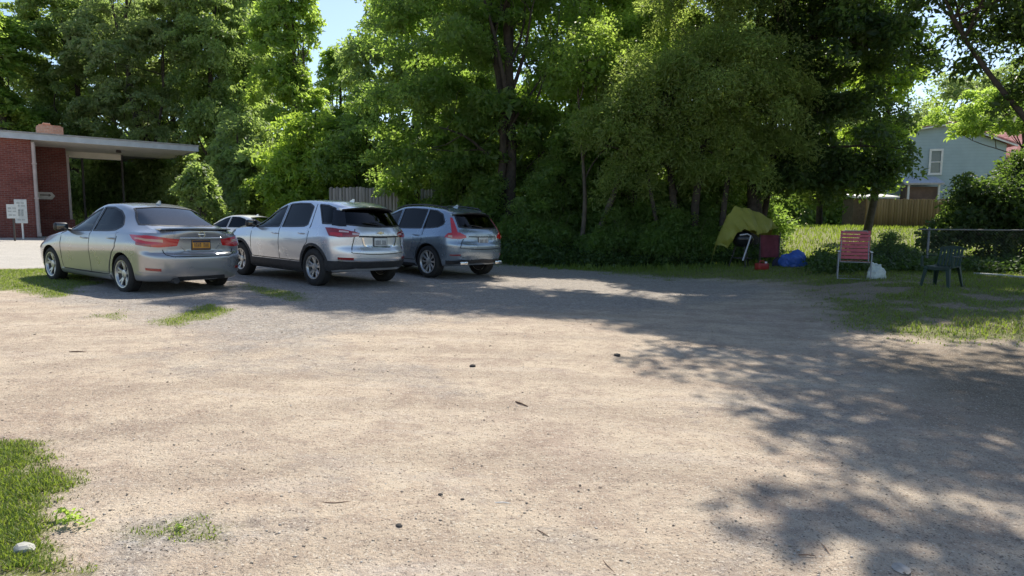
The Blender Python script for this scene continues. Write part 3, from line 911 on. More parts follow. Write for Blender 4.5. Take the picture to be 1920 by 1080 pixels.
# ---- silver saloon
def sedan_extra(root, sk, S, pm):
    # boot lid with plate recess, lip and badge
    lid = sk.patch('trunk_lid', [(.56, .665), (.30, .655), (0, .652), (-.30, .655), (-.56, .665)], [(.40, 1.035), (.2, 1.045), (0, 1.048), (-.2, 1.045), (-.40, 1.035)], 'back', .006, .02, pm, root, 26, 14)
    license_plate(lid, -2.222, .815, M['plate_yellow'], R(2), 3)
    bm = bmesh.new()
    add_tube(bm, [(-2.225, .36, .925), (-2.238, .2, .925), (-2.242, 0, .925), (-2.238, -.2, .925), (-2.225, -.36, .925)], .014, 8)
    mobj('garnish', bm, M['chrome'], lid, 50)
    sk.strip('recess_lip', [(.33, .80), (.26, .72), (.15, .70), (-.15, .70), (-.26, .72), (-.33, .80)], 'back', .022, .016, pm, lid, 30)
    bm = bmesh.new()
    add_lathe(bm, [(-.004, .045), (-.004, .058), (.004, .058), (.004, .045)], 28, 'x', (-2.243, 0, .985), closed=True)
    add_box(bm, (-2.245, 0, .985), (.008, .13, .020), None, .003)
    mobj('emblem', bm, M['chrome'], lid, 40)
    bm = bmesh.new()
    ys_ = np.linspace(-.60, .60, 15); prev = None
    for y in ys_:
        e = 1 - (abs(y) / .64) ** 4
        xc = -2.215 + .16 * (abs(y) / .6) ** 2.2
        P = [(xc + .17, y, 1.062), (xc + .03, y, 1.070 + .018 * e), (xc - .055, y, 1.072 + .020 * e), (xc - .062, y, 1.058 + .018 * e), (xc + .0, y, 1.050)]
        row = [bm.verts.new(p) for p in P]
        if prev:
            for k in range(5): bm.faces.new((prev[k], prev[(k + 1) % 5], row[(k + 1) % 5], row[k]))
        else: bm.faces.new(row)
        prev = row
    bm.faces.new(prev[::-1])
    mobj('spoiler', bm, pm, root, 40)
    sk.strip('spoiler_shadow_line', [(.52, 1.045), (.2, 1.050), (-.2, 1.050), (-.52, 1.045)], 'back', .018, .008, M['gap'], root, 30)
    bm = bmesh.new()
    sk.strip('', [(.60, .74), (.58, .66), (.48, .628), (0, .622), (-.48, .628), (-.58, .66), (-.60, .74)], 'back', .012, .003, None, None, 50, bm)
    mobj('shut_line', bm, M['gap'], root)
    for sy in (1, -1):
        sk.patch('reflector', [(-2.1, sy * .60, .405), (-2.0, sy * .80, .41)], [(-2.1, sy * .60, .445), (-2.0, sy * .80, .45)], 'n', .006, .01, M['lamp_deep'], root, 8, 3)
        sk.strip('bumper_crease', [(-1.80, sy * .87, .36), (-2.05, sy * .80, .345), (-2.2, sy * .62, .34), (-2.26, sy * .45, .33)], 'n', .03, .010, pm, root, 24)
    bm = bmesh.new()
    add_tube(bm, [(-1.7, .44, .22), (-2.22, .44, .235)], [.035, .038], 14)
    add_tube(bm, [(-2.0, .44, .23), (-2.245, .44, .236)], [.048, .048], 14)
    mobj('exhaust', bm, M['clad'], root, 50)
    sk.patch('rear_valance', [(.46, .225), (0, .22), (-.46, .225)], [(.40, .30), (0, .295), (-.40, .30)], 'back', .004, .01, M['clad'], root, 14, 4)
    for sy, md in ((1, 'l'), (-1, 'r')):
        sk.patch('side_sill', [(-.93, .185), (.93, .185)], [(-.93, .275), (0, .262), (.93, .275)], md, .022, .03, pm, root, 24, 6)
        sk.patch('headlight', [(2.12, sy * .62, .66), (1.62, sy * .84, .73)], [(2.05, sy * .58, .75), (1.60, sy * .80, .80)], 'n', .004, .01, M['glass_rear'], root, 12, 5)
    bm = bmesh.new()
    add_prism(bm, [(-.82, 1.478), (-.96, 1.455), (-.95, 1.53), (-.93, 1.535)], 'y', -.012, .012)
    mobj('antenna', bm, pm, root)

SEDAN = dict(
    paint=M['paint_silver'], mirror_mat=M['trim'], style='twin',  # mirror housing given the dark trim colour for the shadow on it
    zt=curve([(2.33, .60), (2.2, .72), (1.7, .865), (1.2, .955), (1.0, .99), (.75, 1.115), (.4, 1.295), (.1, 1.41), (-.25, 1.485), (-.6, 1.492), (-1.0, 1.44), (-1.4, 1.30), (-1.7, 1.165), (-1.88, 1.09), (-2.0, 1.075), (-2.27, 1.068)]),
    zs=curve([(2.3, .56), (1.9, .74), (1.2, .885), (.9, .925), (0, .955), (-1.0, .99), (-1.6, 1.01), (-2.0, 1.005), (-2.27, .985)]),
    zb=curve([(2.3, .22), (1.0, .18), (-1.2, .18), (-1.8, .205), (-2.27, .225)]),
    wm=curve([(2.3, .86), (1.6, .878), (.5, .872), (-1.2, .882), (-1.8, .875), (-2.27, .86)]),
    ws=curve([(2.3, .74), (1.4, .80), (.8, .82), (0, .825), (-1, .82), (-1.6, .79), (-2.27, .755)]), wt=.565,
    xr=curve([(.2, -2.16), (.3, -2.25), (.45, -2.285), (.60, -2.290), (.65, -2.278), (.70, -2.205), (.85, -2.205), (.98, -2.228), (1.03, -2.236), (1.068, -2.22)]),
    xf=curve([(.2, 2.22), (.4, 2.33), (.6, 2.30), (.75, 2.10)]),
    x0r=-1.78, x0f=1.62, xrn=-2.25, xfn=2.28, nr=2.7, nf=2.3,
    wb=2.70, Rt=.318, Wt=.205, Rr=.222, track=.765, gap=.042, floor=.36, cab=(-1.62, .86),
    sidewin=dict(front=([(.68, .962), (.2, .97), (-.20, .985)], [(.64, .99), (.36, 1.17), (.05, 1.315), (-.19, 1.385)]),
                 rear=([(-.29, .988), (-.8, 1.002), (-1.06, 1.02), (-1.19, 1.075)], [(-.285, 1.395), (-.60, 1.395), (-.88, 1.335), (-1.06, 1.24), (-1.20, 1.10)])),
    rearwin=([(.655, 1.125), (.3, 1.113), (0, 1.11), (-.3, 1.113), (-.655, 1.125)], [(.505, 1.39), (.2, 1.42), (0, 1.425), (-.2, 1.42), (-.505, 1.39)]),
    windshield=([(.68, 1.03), (0, 1.02), (-.68, 1.03)], [(.46, 1.36), (0, 1.40), (-.46, 1.36)]), xcut=(-2.6, -.85),
    glass=(M['glass_clear'], M['glass_clear'], M['glass_rear']),
    door=dict(front=([(.88, .44), (.84, .285), (.3, .28), (-.23, .28)], [(.74, .935), (.2, .945), (-.23, .958)]),
              rear=([(-.25, .28), (-.86, .28), (-.92, .46), (-1.04, .64), (-1.16, .74)], [(-.25, .960), (-.8, .978), (-1.15, .99)])),
    handle=dict(front=(-.06, .855), rear=(-1.02, .885)),
    gaps=[[(.885, .90), (.895, .44), (.855, .275), (-.24, .272), (-.88, .272), (-.94, .46), (-1.06, .65), (-1.18, .75), (-1.20, .985)], [(-.24, .272), (-.24, .97), (-.25, 1.40)], [(.885, .90), (.74, .945)]],
    lamp=[('tail_light', [(-1.72, .84, .885), (-1.98, .80, .79), (-2.15, .66, .775), (-2.25, .40, .80)], [(-1.58, .83, .965), (-1.9, .80, .955), (-2.1, .64, .945), (-2.24, .36, .90)], .010, M['lamp_red']),
          ('lamp_strip', [(-1.80, .84, .895), (-2.0, .78, .865), (-2.16, .60, .855)], [(-1.78, .84, .918), (-2.0, .78, .905), (-2.16, .60, .90)], .016, M['lamp_amber']),
          ('lamp_base', [(-1.86, .83, .805), (-2.05, .73, .782)], [(-1.84, .83, .835), (-2.05, .73, .815)], .015, M['lamp_deep'])],
    mirror=(.60, .965), extra=sedan_extra)

# ---- compact crossover
def suv_extra(root, sk, S, pm):
    k = S['kind']
    gate = sk.patch('tailgate', S['gate'][0], S['gate'][1], 'back', .006, .02, pm, root, 26, 16)
    license_plate(gate, S['plate'][0], S['plate'][1], M['plate_white'], S['plate'][2], S['seed'], band=False)
    bm = bmesh.new()
    for ln in S['rear_gaps']: sk.strip('', ln, 'back', .016, .003, None, None, 50, bm)
    mobj('shut_line', bm, M['gap'], root)
    # roof spoiler
    bm = bmesh.new(); prev = None
    x0, x1, z1, hw = S['spoil']
    for y in np.linspace(-hw, hw, 17):
        e = (abs(y) / hw)
        xc = x1 + .16 * e ** 3; zc = z1 - .055 * e ** 2.2
        P = [(x0, y, zc + .060), ((x0 + xc) / 2, y, zc + .048), (xc, y, zc + .018), (xc + .005, y, zc - .004), ((x0 + xc) / 2, y, zc - .012), (x0, y, zc - .005)]
        row = [bm.verts.new(p) for p in P]
        if prev:
            for q in range(6):
                f = bm.faces.new((prev[q], prev[(q + 1) % 6], row[(q + 1) % 6], row[q])); f.material_index = 1 if q in (3, 4) or (q == 2) else 0
        else: bm.faces.new(row)
        prev = row
    bm.faces.new(prev[::-1])
    mobj('roof_spoiler', bm, [pm, M['trim']], root, 40)
    # lower cladding
    for lo, up, md in S['clad_rear']:
        sk.patch('rear_bumper', lo, up, md, .012, .02, M['clad'], root, 30, 6)
    for sy, md in ((1, 'l'), (-1, 'r')):
        for sx in (-1, 1):
            c = (sx * S['wb'] / 2, S['Rt'] - .01); r = S['Rt'] + S['gap']
            a0, a1 = (188, -8)
            sk.patch('arch_cladding', arch_pts(*c, r + .004, a0, a1, 22), arch_pts(*c, r + S['arch'], a0, a1, 22), md, .010, .03, M['clad'], root, 40, 3)
        sk.patch('sill_cladding', [(-.98, .235), (.98, .235)], [(-.95, S['sillz']), (.95, S['sillz'])], md, .012, .03, M['clad'], root, 24, 5)
        if S['rail']:
            bm = bmesh.new()
            pts = []
            for x in np.linspace(-1.75, .35, 14):
                h, nrm = sk.snap((x, sy * .56, 1.75), 'n')
                pts.append(h + Vector((0, 0, .035 if -1.7 < x < .3 else -.005)))
            add_tube(bm, pts, .017, 8)
            for x in (-1.3, -.4): add_tube(bm, [pts[7] + Vector((x + .7, 0, 0)), pts[7] + Vector((x + .7, 0, -.05))], .015, 6)
            mobj('roof_rail', bm, M['trim'], root, 50)
        sk.patch('headlight', [(2.15, sy * .62, .80), (1.65, sy * .86, .88)], [(2.1, sy * .58, .88), (1.6, sy * .84, .96)], 'n', .004, .01, M['glass_rear'], root, 12, 5)
    bm = bmesh.new()
    add_prism(bm, [(-1.25, 1.615), (-1.42, 1.59), (-1.44, 1.675), (-1.41, 1.68)], 'y', -.012, .012)
    mobj('antenna', bm, pm, root)
    bm = bmesh.new()
    h, nrm = sk.snap((0, -.02, S['rearwin'][0][2][1] + .02), 'back')
    h2, nrm2 = sk.snap((0, .34, S['rearwin'][0][2][1] + .07), 'back')
    add_tube(bm, [h + nrm * .02, (h + h2) / 2 + nrm * .02, h2 + nrm * .012], [.012, .009, .006], 6)
    mobj('wiper', bm, M['trim'], root, 50)
    S['extra2'](root, gate, sk, pm)

def crossover_extra(root, gate, sk, pm):
    sk.strip('recess_lip', [(.40, .94), (.36, .80), (.24, .765), (0, .758), (-.24, .765), (-.36, .80), (-.40, .94)], 'back', .030, .018, M['chrome'], gate, 40)
    sk.strip('garnish', [(.46, .965), (0, .958), (-.46, .965)], 'back', .030, .016, M['trim'], gate, 30)
    bm = bmesh.new()
    add_prism(bm, [(-.085, -.012), (-.03, -.012), (-.03, -.026), (.03, -.026), (.03, -.012), (.085, -.012), (.07, .012), (.03, .012), (.03, .026), (-.03, .026), (-.03, .012), (-.07, .012)], 'x', -2.258, -2.238)
    bmesh.ops.translate(bm, vec=(0, 0, 1.035), verts=bm.verts[:])
    mobj('emblem', bm, M['chrome'], gate)
    sk.strip('bumper_crease', [(-2.0, .80, .60), (-2.2, .60, .585), (-2.27, .3, .58), (-2.27, -.3, .58), (-2.2, -.60, .585), (-2.0, -.80, .60)], 'n', .028, .012, pm, root, 40)
    sk.strip('bumper_trim', [(-2.02, .80, .525), (-2.2, .60, .515), (-2.27, 0, .51), (-2.2, -.60, .515), (-2.02, -.80, .525)], 'n', .022, .014, M['chrome'], root, 40)
    for sy in (1, -1):
        sk.patch('reflector', [(-2.03, sy * .82, .535), (-2.2, sy * .58, .53)], [(-2.03, sy * .82, .575), (-2.2, sy * .58, .57)], 'n', .015, .01, M['lamp_deep'], root, 10, 3)

def estate_extra(root, gate, sk, pm):
    for sy in (1, -1):
        bm = bmesh.new()
        add_box(bm, (-2.26, sy * .56, .36), (.05, .24, .075), None, .02)
        mobj('exhaust', bm, M['chrome'], root, 40)
        sk.patch('reflector', [(-2.1, sy * .86, .52), (-2.28, sy * .66, .515)], [(-2.1, sy * .86, .55), (-2.28, sy * .66, .545)], 'n', .010, .01, M['lamp_deep'], root, 10, 3)
    sk.strip('bumper_crease', [(-2.05, .90, .66), (-2.25, .72, .64), (-2.32, .3, .63), (-2.32, -.3, .63), (-2.25, -.72, .64), (-2.05, -.90, .66)], 'n', .03, .010, pm, root, 40)
    sk.strip('garnish', [(.42, .955), (0, .95), (-.42, .955)], 'back', .022, .014, M['trim'], gate, 30)

SUV_A = dict(
    kind='a', paint=M['paint_ice'], mirror_mat=M['trim'], style='ten', seed=5,
    zt=curve([(2.33, .75), (2.2, .97), (1.8, 1.065), (1.2, 1.11), (1.02, 1.125), (.8, 1.235), (.45, 1.42), (.15, 1.55), (-.2, 1.63), (-.7, 1.655), (-1.3, 1.635), (-1.8, 1.585), (-2.25, 1.54)]),
    zs=curve([(2.3, .80), (1.8, .985), (1.0, 1.05), (0, 1.07), (-1.0, 1.10), (-1.6, 1.14), (-2.25, 1.15)]),
    zb=curve([(2.3, .28), (1.0, .225), (-1.2, .225), (-1.8, .27), (-2.27, .31)]),
    wm=curve([(2.3, .89), (1.5, .918), (.3, .91), (-1.2, .922), (-1.8, .92), (-2.27, .90)]),
    ws=curve([(2.3, .77), (1.4, .84), (.8, .855), (0, .86), (-1, .855), (-1.6, .83), (-2.27, .79)]), wt=.625,
    xr=curve([(.28, -2.10), (.42, -2.23), (.55, -2.285), (.68, -2.285), (.78, -2.24), (1.0, -2.235), (1.12, -2.205), (1.3, -2.09), (1.45, -1.975), (1.55, -1.89)]),
    xf=curve([(.2, 2.2), (.45, 2.33), (.8, 2.30), (1.0, 2.05)]),
    x0r=-1.55, x0f=1.65, xrn=-2.25, xfn=2.28, nr=2.9, nf=2.4,
    pillar=([(-1.83, .84, 1.195), (-2.0, .78, 1.19), (-2.11, .68, 1.19)], [(-1.70, .72, 1.485), (-1.82, .68, 1.485), (-1.92, .58, 1.48)]),
    wb=2.725, Rt=.362, Wt=.225, Rr=.222, track=.795, gap=.045, floor=.48, cab=(-1.80, .90),
    sidewin=dict(front=([(.80, 1.068), (.3, 1.075), (-.13, 1.088)], [(.77, 1.09), (.46, 1.285), (.2, 1.425), (-.12, 1.525)]),
                 rear=([(-.23, 1.092), (-.7, 1.105), (-1.00, 1.118), (-1.10, 1.15)], [(-.225, 1.545), (-.55, 1.565), (-.9, 1.56), (-1.07, 1.50)]),
                 quarter=([(-1.545, 1.19), (-1.68, 1.185), (-1.84, 1.19)], [(-1.235, 1.545), (-1.5, 1.53), (-1.72, 1.475)])),
    rearwin=([(.66, 1.185), (.3, 1.155), (0, 1.148), (-.3, 1.155), (-.66, 1.185)], [(.55, 1.455), (.25, 1.485), (0, 1.49), (-.25, 1.485), (-.55, 1.455)]),
    windshield=([(.70, 1.15), (0, 1.14), (-.70, 1.15)], [(.52, 1.50), (0, 1.54), (-.52, 1.50)]), xcut=(-2.7, -1.2),
    glass=(M['glass_clear'], M['glass_dark'], M['glass_dark']),
    door=dict(front=([(.90, .60), (.88, .47), (.3, .46), (-.17, .46)], [(.84, 1.045), (.3, 1.050), (-.17, 1.062)]),
              rear=([(-.19, .46), (-.90, .46), (-.94, .56), (-1.06, .72), (-1.18, .82)], [(-.19, 1.064), (-.7, 1.078), (-1.16, 1.092)])),
    handle=dict(front=(-.05, .955), rear=(-1.0, .985)),
    gaps=[[(.90, 1.03), (.91, .60), (.89, .455), (-.18, .452), (-.92, .452), (-.96, .57), (-1.08, .735), (-1.20, .83), (-1.215, 1.10), (-1.15, 1.55)], [(-.18, .452), (-.18, 1.09), (-.175, 1.55)], [(.90, 1.03), (.82, 1.055)]],
    lamp=[('tail_light', [(-1.86, .88, .965), (-2.05, .80, .945), (-2.2, .62, .95), (-2.235, .48, .965)], [(-1.70, .88, 1.135), (-2.0, .80, 1.125), (-2.18, .62, 1.085), (-2.225, .46, 1.035)], .012, M['lamp_deep']),
          ('lamp_strip', [(-1.9, .88, .985), (-2.1, .76, .965)], [(-1.86, .88, 1.04), (-2.1, .76, 1.03)], .018, M['lamp_red']),
          ('lamp_strip', [(-2.04, .80, 1.055), (-2.16, .66, 1.045)], [(-2.03, .80, 1.095), (-2.16, .66, 1.075)], .018, M['lamp_clear']),
          ('lamp_strip', [(-2.195, .60, .995), (-2.23, .48, .995)], [(-2.195, .60, 1.045), (-2.23, .48, 1.025)], .018, M['lamp_clear'])],
    mirror=(.70, 1.07), gate=([(.60, .66), (.3, .645), (0, .64), (-.3, .645), (-.60, .66)], [(.46, 1.13), (0, 1.12), (-.46, 1.13)]), plate=(-2.262, .86, R(2)),
    rear_gaps=[[(.52, 1.10), (.56, .90), (.62, .66), (.3, .635), (0, .63), (-.3, .635), (-.62, .66), (-.56, .90), (-.52, 1.10)]],
    spoil=(-1.62, -2.03, 1.502, .60), clad_rear=[([(-1.72, .86, .31), (-2.0, .78, .315), (-2.2, .5, .32), (-2.24, 0, .32), (-2.2, -.5, .32), (-2.0, -.78, .315), (-1.72, -.86, .31)], [(-1.72, .91, .50), (-2.05, .81, .50), (-2.24, .5, .49), (-2.27, 0, .485), (-2.24, -.5, .49), (-2.05, -.81, .50), (-1.72, -.91, .50)], 'n')],
    arch=.055, sillz=.43, rail=False, extra=suv_extra, extra2=crossover_extra)

SUV_B = dict(
    kind='b', paint=M['paint_steel'], mirror_mat=M['paint_steel'], style='fork', seed=9,
    zt=curve([(2.35, .76), (2.25, .90), (1.8, 1.03), (1.2, 1.105), (1.05, 1.135), (.8, 1.26), (.45, 1.435), (.1, 1.565), (-.3, 1.64), (-.8, 1.65), (-1.4, 1.61), (-1.9, 1.55), (-2.25, 1.51)]),
    zs=curve([(2.3, .70), (1.8, .93), (1.0, 1.05), (0, 1.07), (-1.0, 1.09), (-1.6, 1.13), (-2.25, 1.14)]),
    zb=curve([(2.3, .28), (1.0, .225), (-1.2, .225), (-1.8, .26), (-2.32, .31)]),
    wm=curve([(2.3, .92), (1.5, .945), (.3, .935), (-1.2, .950), (-1.8, .945), (-2.32, .92)]),
    ws=curve([(2.3, .79), (1.4, .86), (.8, .87), (0, .875), (-1, .87), (-1.6, .85), (-2.32, .81)]), wt=.63,
    xr=curve([(.28, -2.15), (.45, -2.28), (.6, -2.335), (.75, -2.335), (.85, -2.29), (1.05, -2.27), (1.12, -2.24), (1.3, -2.11), (1.45, -1.985), (1.52, -1.92)]),
    xf=curve([(.2, 2.2), (.45, 2.35), (.85, 2.32), (1.0, 2.05)]),
    x0r=-1.60, x0f=1.65, xrn=-2.30, xfn=2.3, nr=3.0, nf=2.4,
    wb=2.865, Rt=.369, Wt=.25, Rr=.258, track=.815, gap=.045, floor=.48, cab=(-1.85, .92),
    sidewin=dict(front=([(.84, 1.075), (.3, 1.085), (-.18, 1.092)], [(.80, 1.10), (.46, 1.30), (.2, 1.42), (-.17, 1.53)]),
                 rear=([(-.27, 1.094), (-.7, 1.10), (-1.13, 1.11)], [(-.265, 1.55), (-.6, 1.565), (-1.12, 1.545)]),
                 quarter=([(-1.19, 1.112), (-1.45, 1.125), (-1.68, 1.15), (-1.80, 1.21)], [(-1.185, 1.54), (-1.45, 1.515), (-1.66, 1.44), (-1.80, 1.27)])),
    rearwin=([(.60, 1.165), (.3, 1.145), (0, 1.14), (-.3, 1.145), (-.60, 1.165)], [(.54, 1.43), (.25, 1.46), (0, 1.465), (-.25, 1.46), (-.54, 1.43)]),
    windshield=([(.71, 1.17), (0, 1.16), (-.71, 1.17)], [(.53, 1.51), (0, 1.55), (-.53, 1.51)]), xcut=(-2.7, -1.2),
    glass=(M['glass_dark'], M['glass_dark'], M['glass_dark']),
    door=dict(front=([(.95, .60), (.93, .40), (.3, .39), (-.21, .39)], [(.88, 1.05), (.3, 1.060), (-.21, 1.066)]),
              rear=([(-.23, .39), (-.96, .39), (-1.0, .55), (-1.12, .72), (-1.22, .81)], [(-.23, 1.068), (-.7, 1.074), (-1.20, 1.085)])),
    handle=dict(front=(-.08, .935), rear=(-1.03, .955)),
    gaps=[[(.95, 1.03), (.965, .60), (.945, .39), (-.22, .382), (-.98, .382), (-1.02, .56), (-1.14, .735), (-1.235, .825), (-1.245, 1.09), (-1.16, 1.56)], [(-.22, .382), (-.22, 1.09), (-.22, 1.56)], [(.95, 1.03), (.86, 1.06)]],
    lamp=[('tail_light', [(-1.95, .87, .93), (-2.13, .80, .905), (-2.26, .66, .905), (-2.275, .50, .935)], [(-2.02, .84, 1.03), (-2.14, .77, 1.06), (-2.22, .66, 1.06), (-2.262, .50, .975)], .014, M['lamp_red']),
          ('lamp_strip', [(-2.09, .79, 1.03), (-2.15, .745, 1.04), (-2.20, .69, 1.045)], [(-1.90, .69, 1.41), (-1.925, .67, 1.41), (-1.95, .65, 1.41)], .012, M['lamp_red']),
          ('lamp_strip', [(-2.04, .85, .94), (-2.12, .80, .93)], [(-2.04, .85, .99), (-2.12, .80, .985)], .019, M['lamp_amber'])],
    mirror=(.72, 1.08), gate=([(.64, .70), (.3, .685), (0, .68), (-.3, .685), (-.64, .70)], [(.44, 1.12), (0, 1.11), (-.44, 1.12)]), plate=(-2.305, .865, R(3)),
    rear_gaps=[[(.56, .90), (.62, .80), (.66, .70), (.3, .675), (0, .67), (-.3, .675), (-.66, .70), (-.62, .80), (-.56, .90)]],
    spoil=(-1.65, -2.05, 1.475, .60), clad_rear=[([(-1.95, .84, .31), (-2.2, .6, .315), (-2.27, 0, .32), (-2.2, -.6, .315), (-1.95, -.84, .31)], [(-1.98, .88, .40), (-2.25, .6, .41), (-2.32, 0, .42), (-2.25, -.6, .41), (-1.98, -.88, .40)], 'n')],
    arch=.014, sillz=.30, rail=True, extra=suv_extra, extra2=estate_extra)

make_car(SEDAN, 'silver four door sedan with a small boot spoiler and yellow license plate', (-7.07, 11.763, .151), 2.557)
make_car(SUV_A, 'pale silver blue crossover with black lower cladding, parked between two other cars', (-4.30, 13.522, .118), 2.460)
make_car(SUV_B, 'steel blue grey wagon with tall upright red tail lights, nearest the big trees', (-2.396, 15.985, .082), 2.410)
WHITE = dict(SEDAN); WHITE.update(paint=M['paint_white'], mirror_mat=M['paint_white'], glass=(M['glass_dark'],) * 3)
wc = make_car(WHITE, 'white car mostly hidden behind the silver sedan and crossover', (-9.7, 22.4, gzf(-9.7, 22.4)), 2.75)
wc.scale = (.93, .93, .86)
# ------------------------------------------------------------------ trees and shrubs
def leaf_cloud(rs, C, Nn, rad, per, size, flat, aspect=0.55, fold=0.18, droop=0.0, up_bias=0.7, spread=1.0):
    """C (k,3) clump centres, Nn (k,3) outward directions; every leaf is its own folded little face"""
    k = len(C); n = k * per
    ci = np.repeat(np.arange(k), per)
    g = rs.normal(0, 1, (n, 3)); g /= np.linalg.norm(g, axis=1)[:, None] + 1e-9
    r = rs.rand(n, 1) ** 0.45
    loc = g * r * rad * spread * rs.uniform(0.7, 1.25, (k, 1))[ci]
    # flatten each clump into a spray across its outward/upward axis
    ax = Nn * (1 - up_bias) + np.array([0, 0, 1.0]) * up_bias + rs.normal(0, .22, (k, 3)); ax /= np.linalg.norm(ax, axis=1)[:, None]
    axl = ax[ci]
    comp = (loc * axl).sum(1, keepdims=True)
    loc = loc - axl * comp * (1 - flat)
    lat = np.linalg.norm(loc, axis=1, keepdims=True)
    P = C[ci] + loc
    P[:, 2] -= (droop * lat[:, 0] ** 2 / max(rad, .1))
    # leaf frames
    d = loc / (lat + 1e-6) * 0.8 + rs.normal(0, .6, (n, 3)); d[:, 2] -= 0.25
    d /= np.linalg.norm(d, axis=1)[:, None]
    nn = axl + rs.normal(0, .55, (n, 3)); nn -= d * (nn * d).sum(1, keepdims=True); nn /= np.linalg.norm(nn, axis=1)[:, None] + 1e-9
    s = np.cross(d, nn)
    L = size * rs.uniform(.55, 1.3, (n, 1)) * np.exp(rs.normal(0, .22, (k, 1)))[ci]
    W_ = L * aspect * rs.uniform(.75, 1.2, (n, 1))
    V = np.stack([P - d * L * .5, P + s * W_ * .5 + nn * L * fold - d * L * .06, P + d * L * .55, P - s * W_ * .5 + nn * L * fold - d * L * .06], 1).reshape(-1, 3)
    o = (np.arange(n) * 4)[:, None]
    F = np.concatenate([o + np.array([[0, 2, 1]]), o + np.array([[0, 3, 2]])])
    v = np.clip(rs.rand(k)[ci] * .55 + rs.rand(n) * .45, 0, 1)
    return V, F, np.repeat(v, 4)

def crown_mesh(name, parts, mat, parent):
    Vs, Fs, As, o = [], [], [], 0
    for V, F, a in parts:
        Vs.append(V); Fs.append(F + o); As.append(a); o += len(V)
    ob = raw_mesh(name, np.concatenate(Vs), np.concatenate(Fs), mat, parent)
    at_ = ob.data.attributes.new('leafv', 'FLOAT', 'POINT')
    at_.data.foreach_set('value', np.concatenate(As).astype(np.float32))
    return ob

def lobes_to_clumps(rs, lobes, n, shell=0.5):
    w = np.array([l[3] * l[4] * l[5] for l in lobes]) ** 0.7; w /= w.sum()
    li = rs.choice(len(lobes), n, p=w)
    L = np.array(lobes)[li]
    g = rs.normal(0, 1, (n, 3)); g /= np.linalg.norm(g, axis=1)[:, None]
    g[:, 2] = np.where(g[:, 2] < -0.55, -g[:, 2] * .6, g[:, 2])
    r = (shell + (1 - shell) * rs.rand(n, 1) ** 0.7) * rs.uniform(.86, 1.10, (n, 1))
    return L[:, :3] + g * r * L[:, 3:6], g

def branch(bm, p0, p1, r0, r1, rs, sag=0.0, wob=0.12, n=7, sides=6):
    p0, p1 = Vector(p0), Vector(p1); Ln = (p1 - p0).length
    pts, rr = [], []
    off = Vector(rs.normal(0, wob * Ln * .35, 3)); off2 = Vector(rs.normal(0, wob * Ln * .2, 3))
    for i in range(n):
        t = i / (n - 1)
        p = p0.lerp(p1, t) + off * math.sin(math.pi * t) + off2 * math.sin(2 * math.pi * t) + Vector((0, 0, sag * Ln * math.sin(math.pi * t)))
        pts.append(p); rr.append(r0 + (r1 - r0) * t ** 0.8)
    add_tube(bm, pts, rr, sides)
    return pts

def make_tree(name, label, cat, base, trunks, lobes, n_clumps, per, clump_r, leaf, mat, seed, bark='bark', flat=.5, droop=.15, up=.7, shell=.5, aspect=.55, limbs=14, twigs=True, group=None, fine=None, extra_lobes=None):
    """trunks: list of (dx, dy, top_dx, top_dy, height, radius); lobes: (dx, dy, z, rx, ry, rz) all relative to the base"""
    rs = np.random.RandomState(seed)
    x, y = base; z = gzf(x, y) - .05
    root = thing(name, label, cat, (x, y, z), 0, group)
    C, Nn = lobes_to_clumps(rs, lobes, n_clumps, shell)
    bm = bmesh.new()
    paths = []
    for (dx, dy, tx, ty, h, r) in trunks:
        p = branch(bm, (dx, dy, 0), (tx, ty, h), r, r * .25, rs, 0, .06, 14, 9)
        paths.append((p, r, h))
        # root flare
        add_tube(bm, [(dx, dy, -.1), (dx, dy, .08), (dx * .98 + p[1].x * .02, dy, .45)], [r * 1.7, r * 1.35, r * 1.0], 9)
    for k in range(limbs):
        p, r, h = paths[k % len(paths)]
        c = C[rs.randint(len(C))]
        cand = [q for q in p[3:] if q.z < c[2] - .2] or p[2:5]
        s = cand[rs.randint(max(0, len(cand) - 5), len(cand))]
        fr = 1 - .75 * (s.z / h)
        e = Vector(c) * .97 + Vector(s) * .03
        b = branch(bm, s, e, max(.03, r * fr * .5), .012, rs, .06, .14, 8, 6)
        if twigs:
            for q in (3, 5, 6):
                c2 = C[rs.randint(len(C))]
                dd = Vector(c2) - b[q]
                if dd.length > 3.0: dd = dd.normalized() * rs.uniform(1.0, 2.2)
                branch(bm, b[q], b[q] + dd, .022, .006, rs, .05, .15, 5, 4)
    mobj('trunk', bm, M[bark], root, 60)
    parts = [leaf_cloud(rs, C, Nn, clump_r, per, leaf, flat, aspect, .16, droop, up)]
    if fine:
        C2, N2 = lobes_to_clumps(rs, lobes, fine[0], .2)
        parts.append(leaf_cloud(rs, C2, N2, clump_r * 1.3, fine[1], leaf, .8, aspect, .16, droop, .4))
    crown_mesh('crown', parts, M[mat], root)
    return root

def copy_thing(src, loc, rz, scale, label, group=None):
    def rec(o, parent):
        c = o.copy(); COL.objects.link(c); c.parent = parent
        c.matrix_parent_inverse = o.matrix_parent_inverse.copy()
        for ch in list(o.children): rec(ch, c)
        return c
    r = rec(src, None)
    r.location = loc; r.rotation_euler = (0, 0, rz); r.scale = scale
    r['label'] = label
    if group: r['group'] = group
    return r

TG = 'trees round the lot'
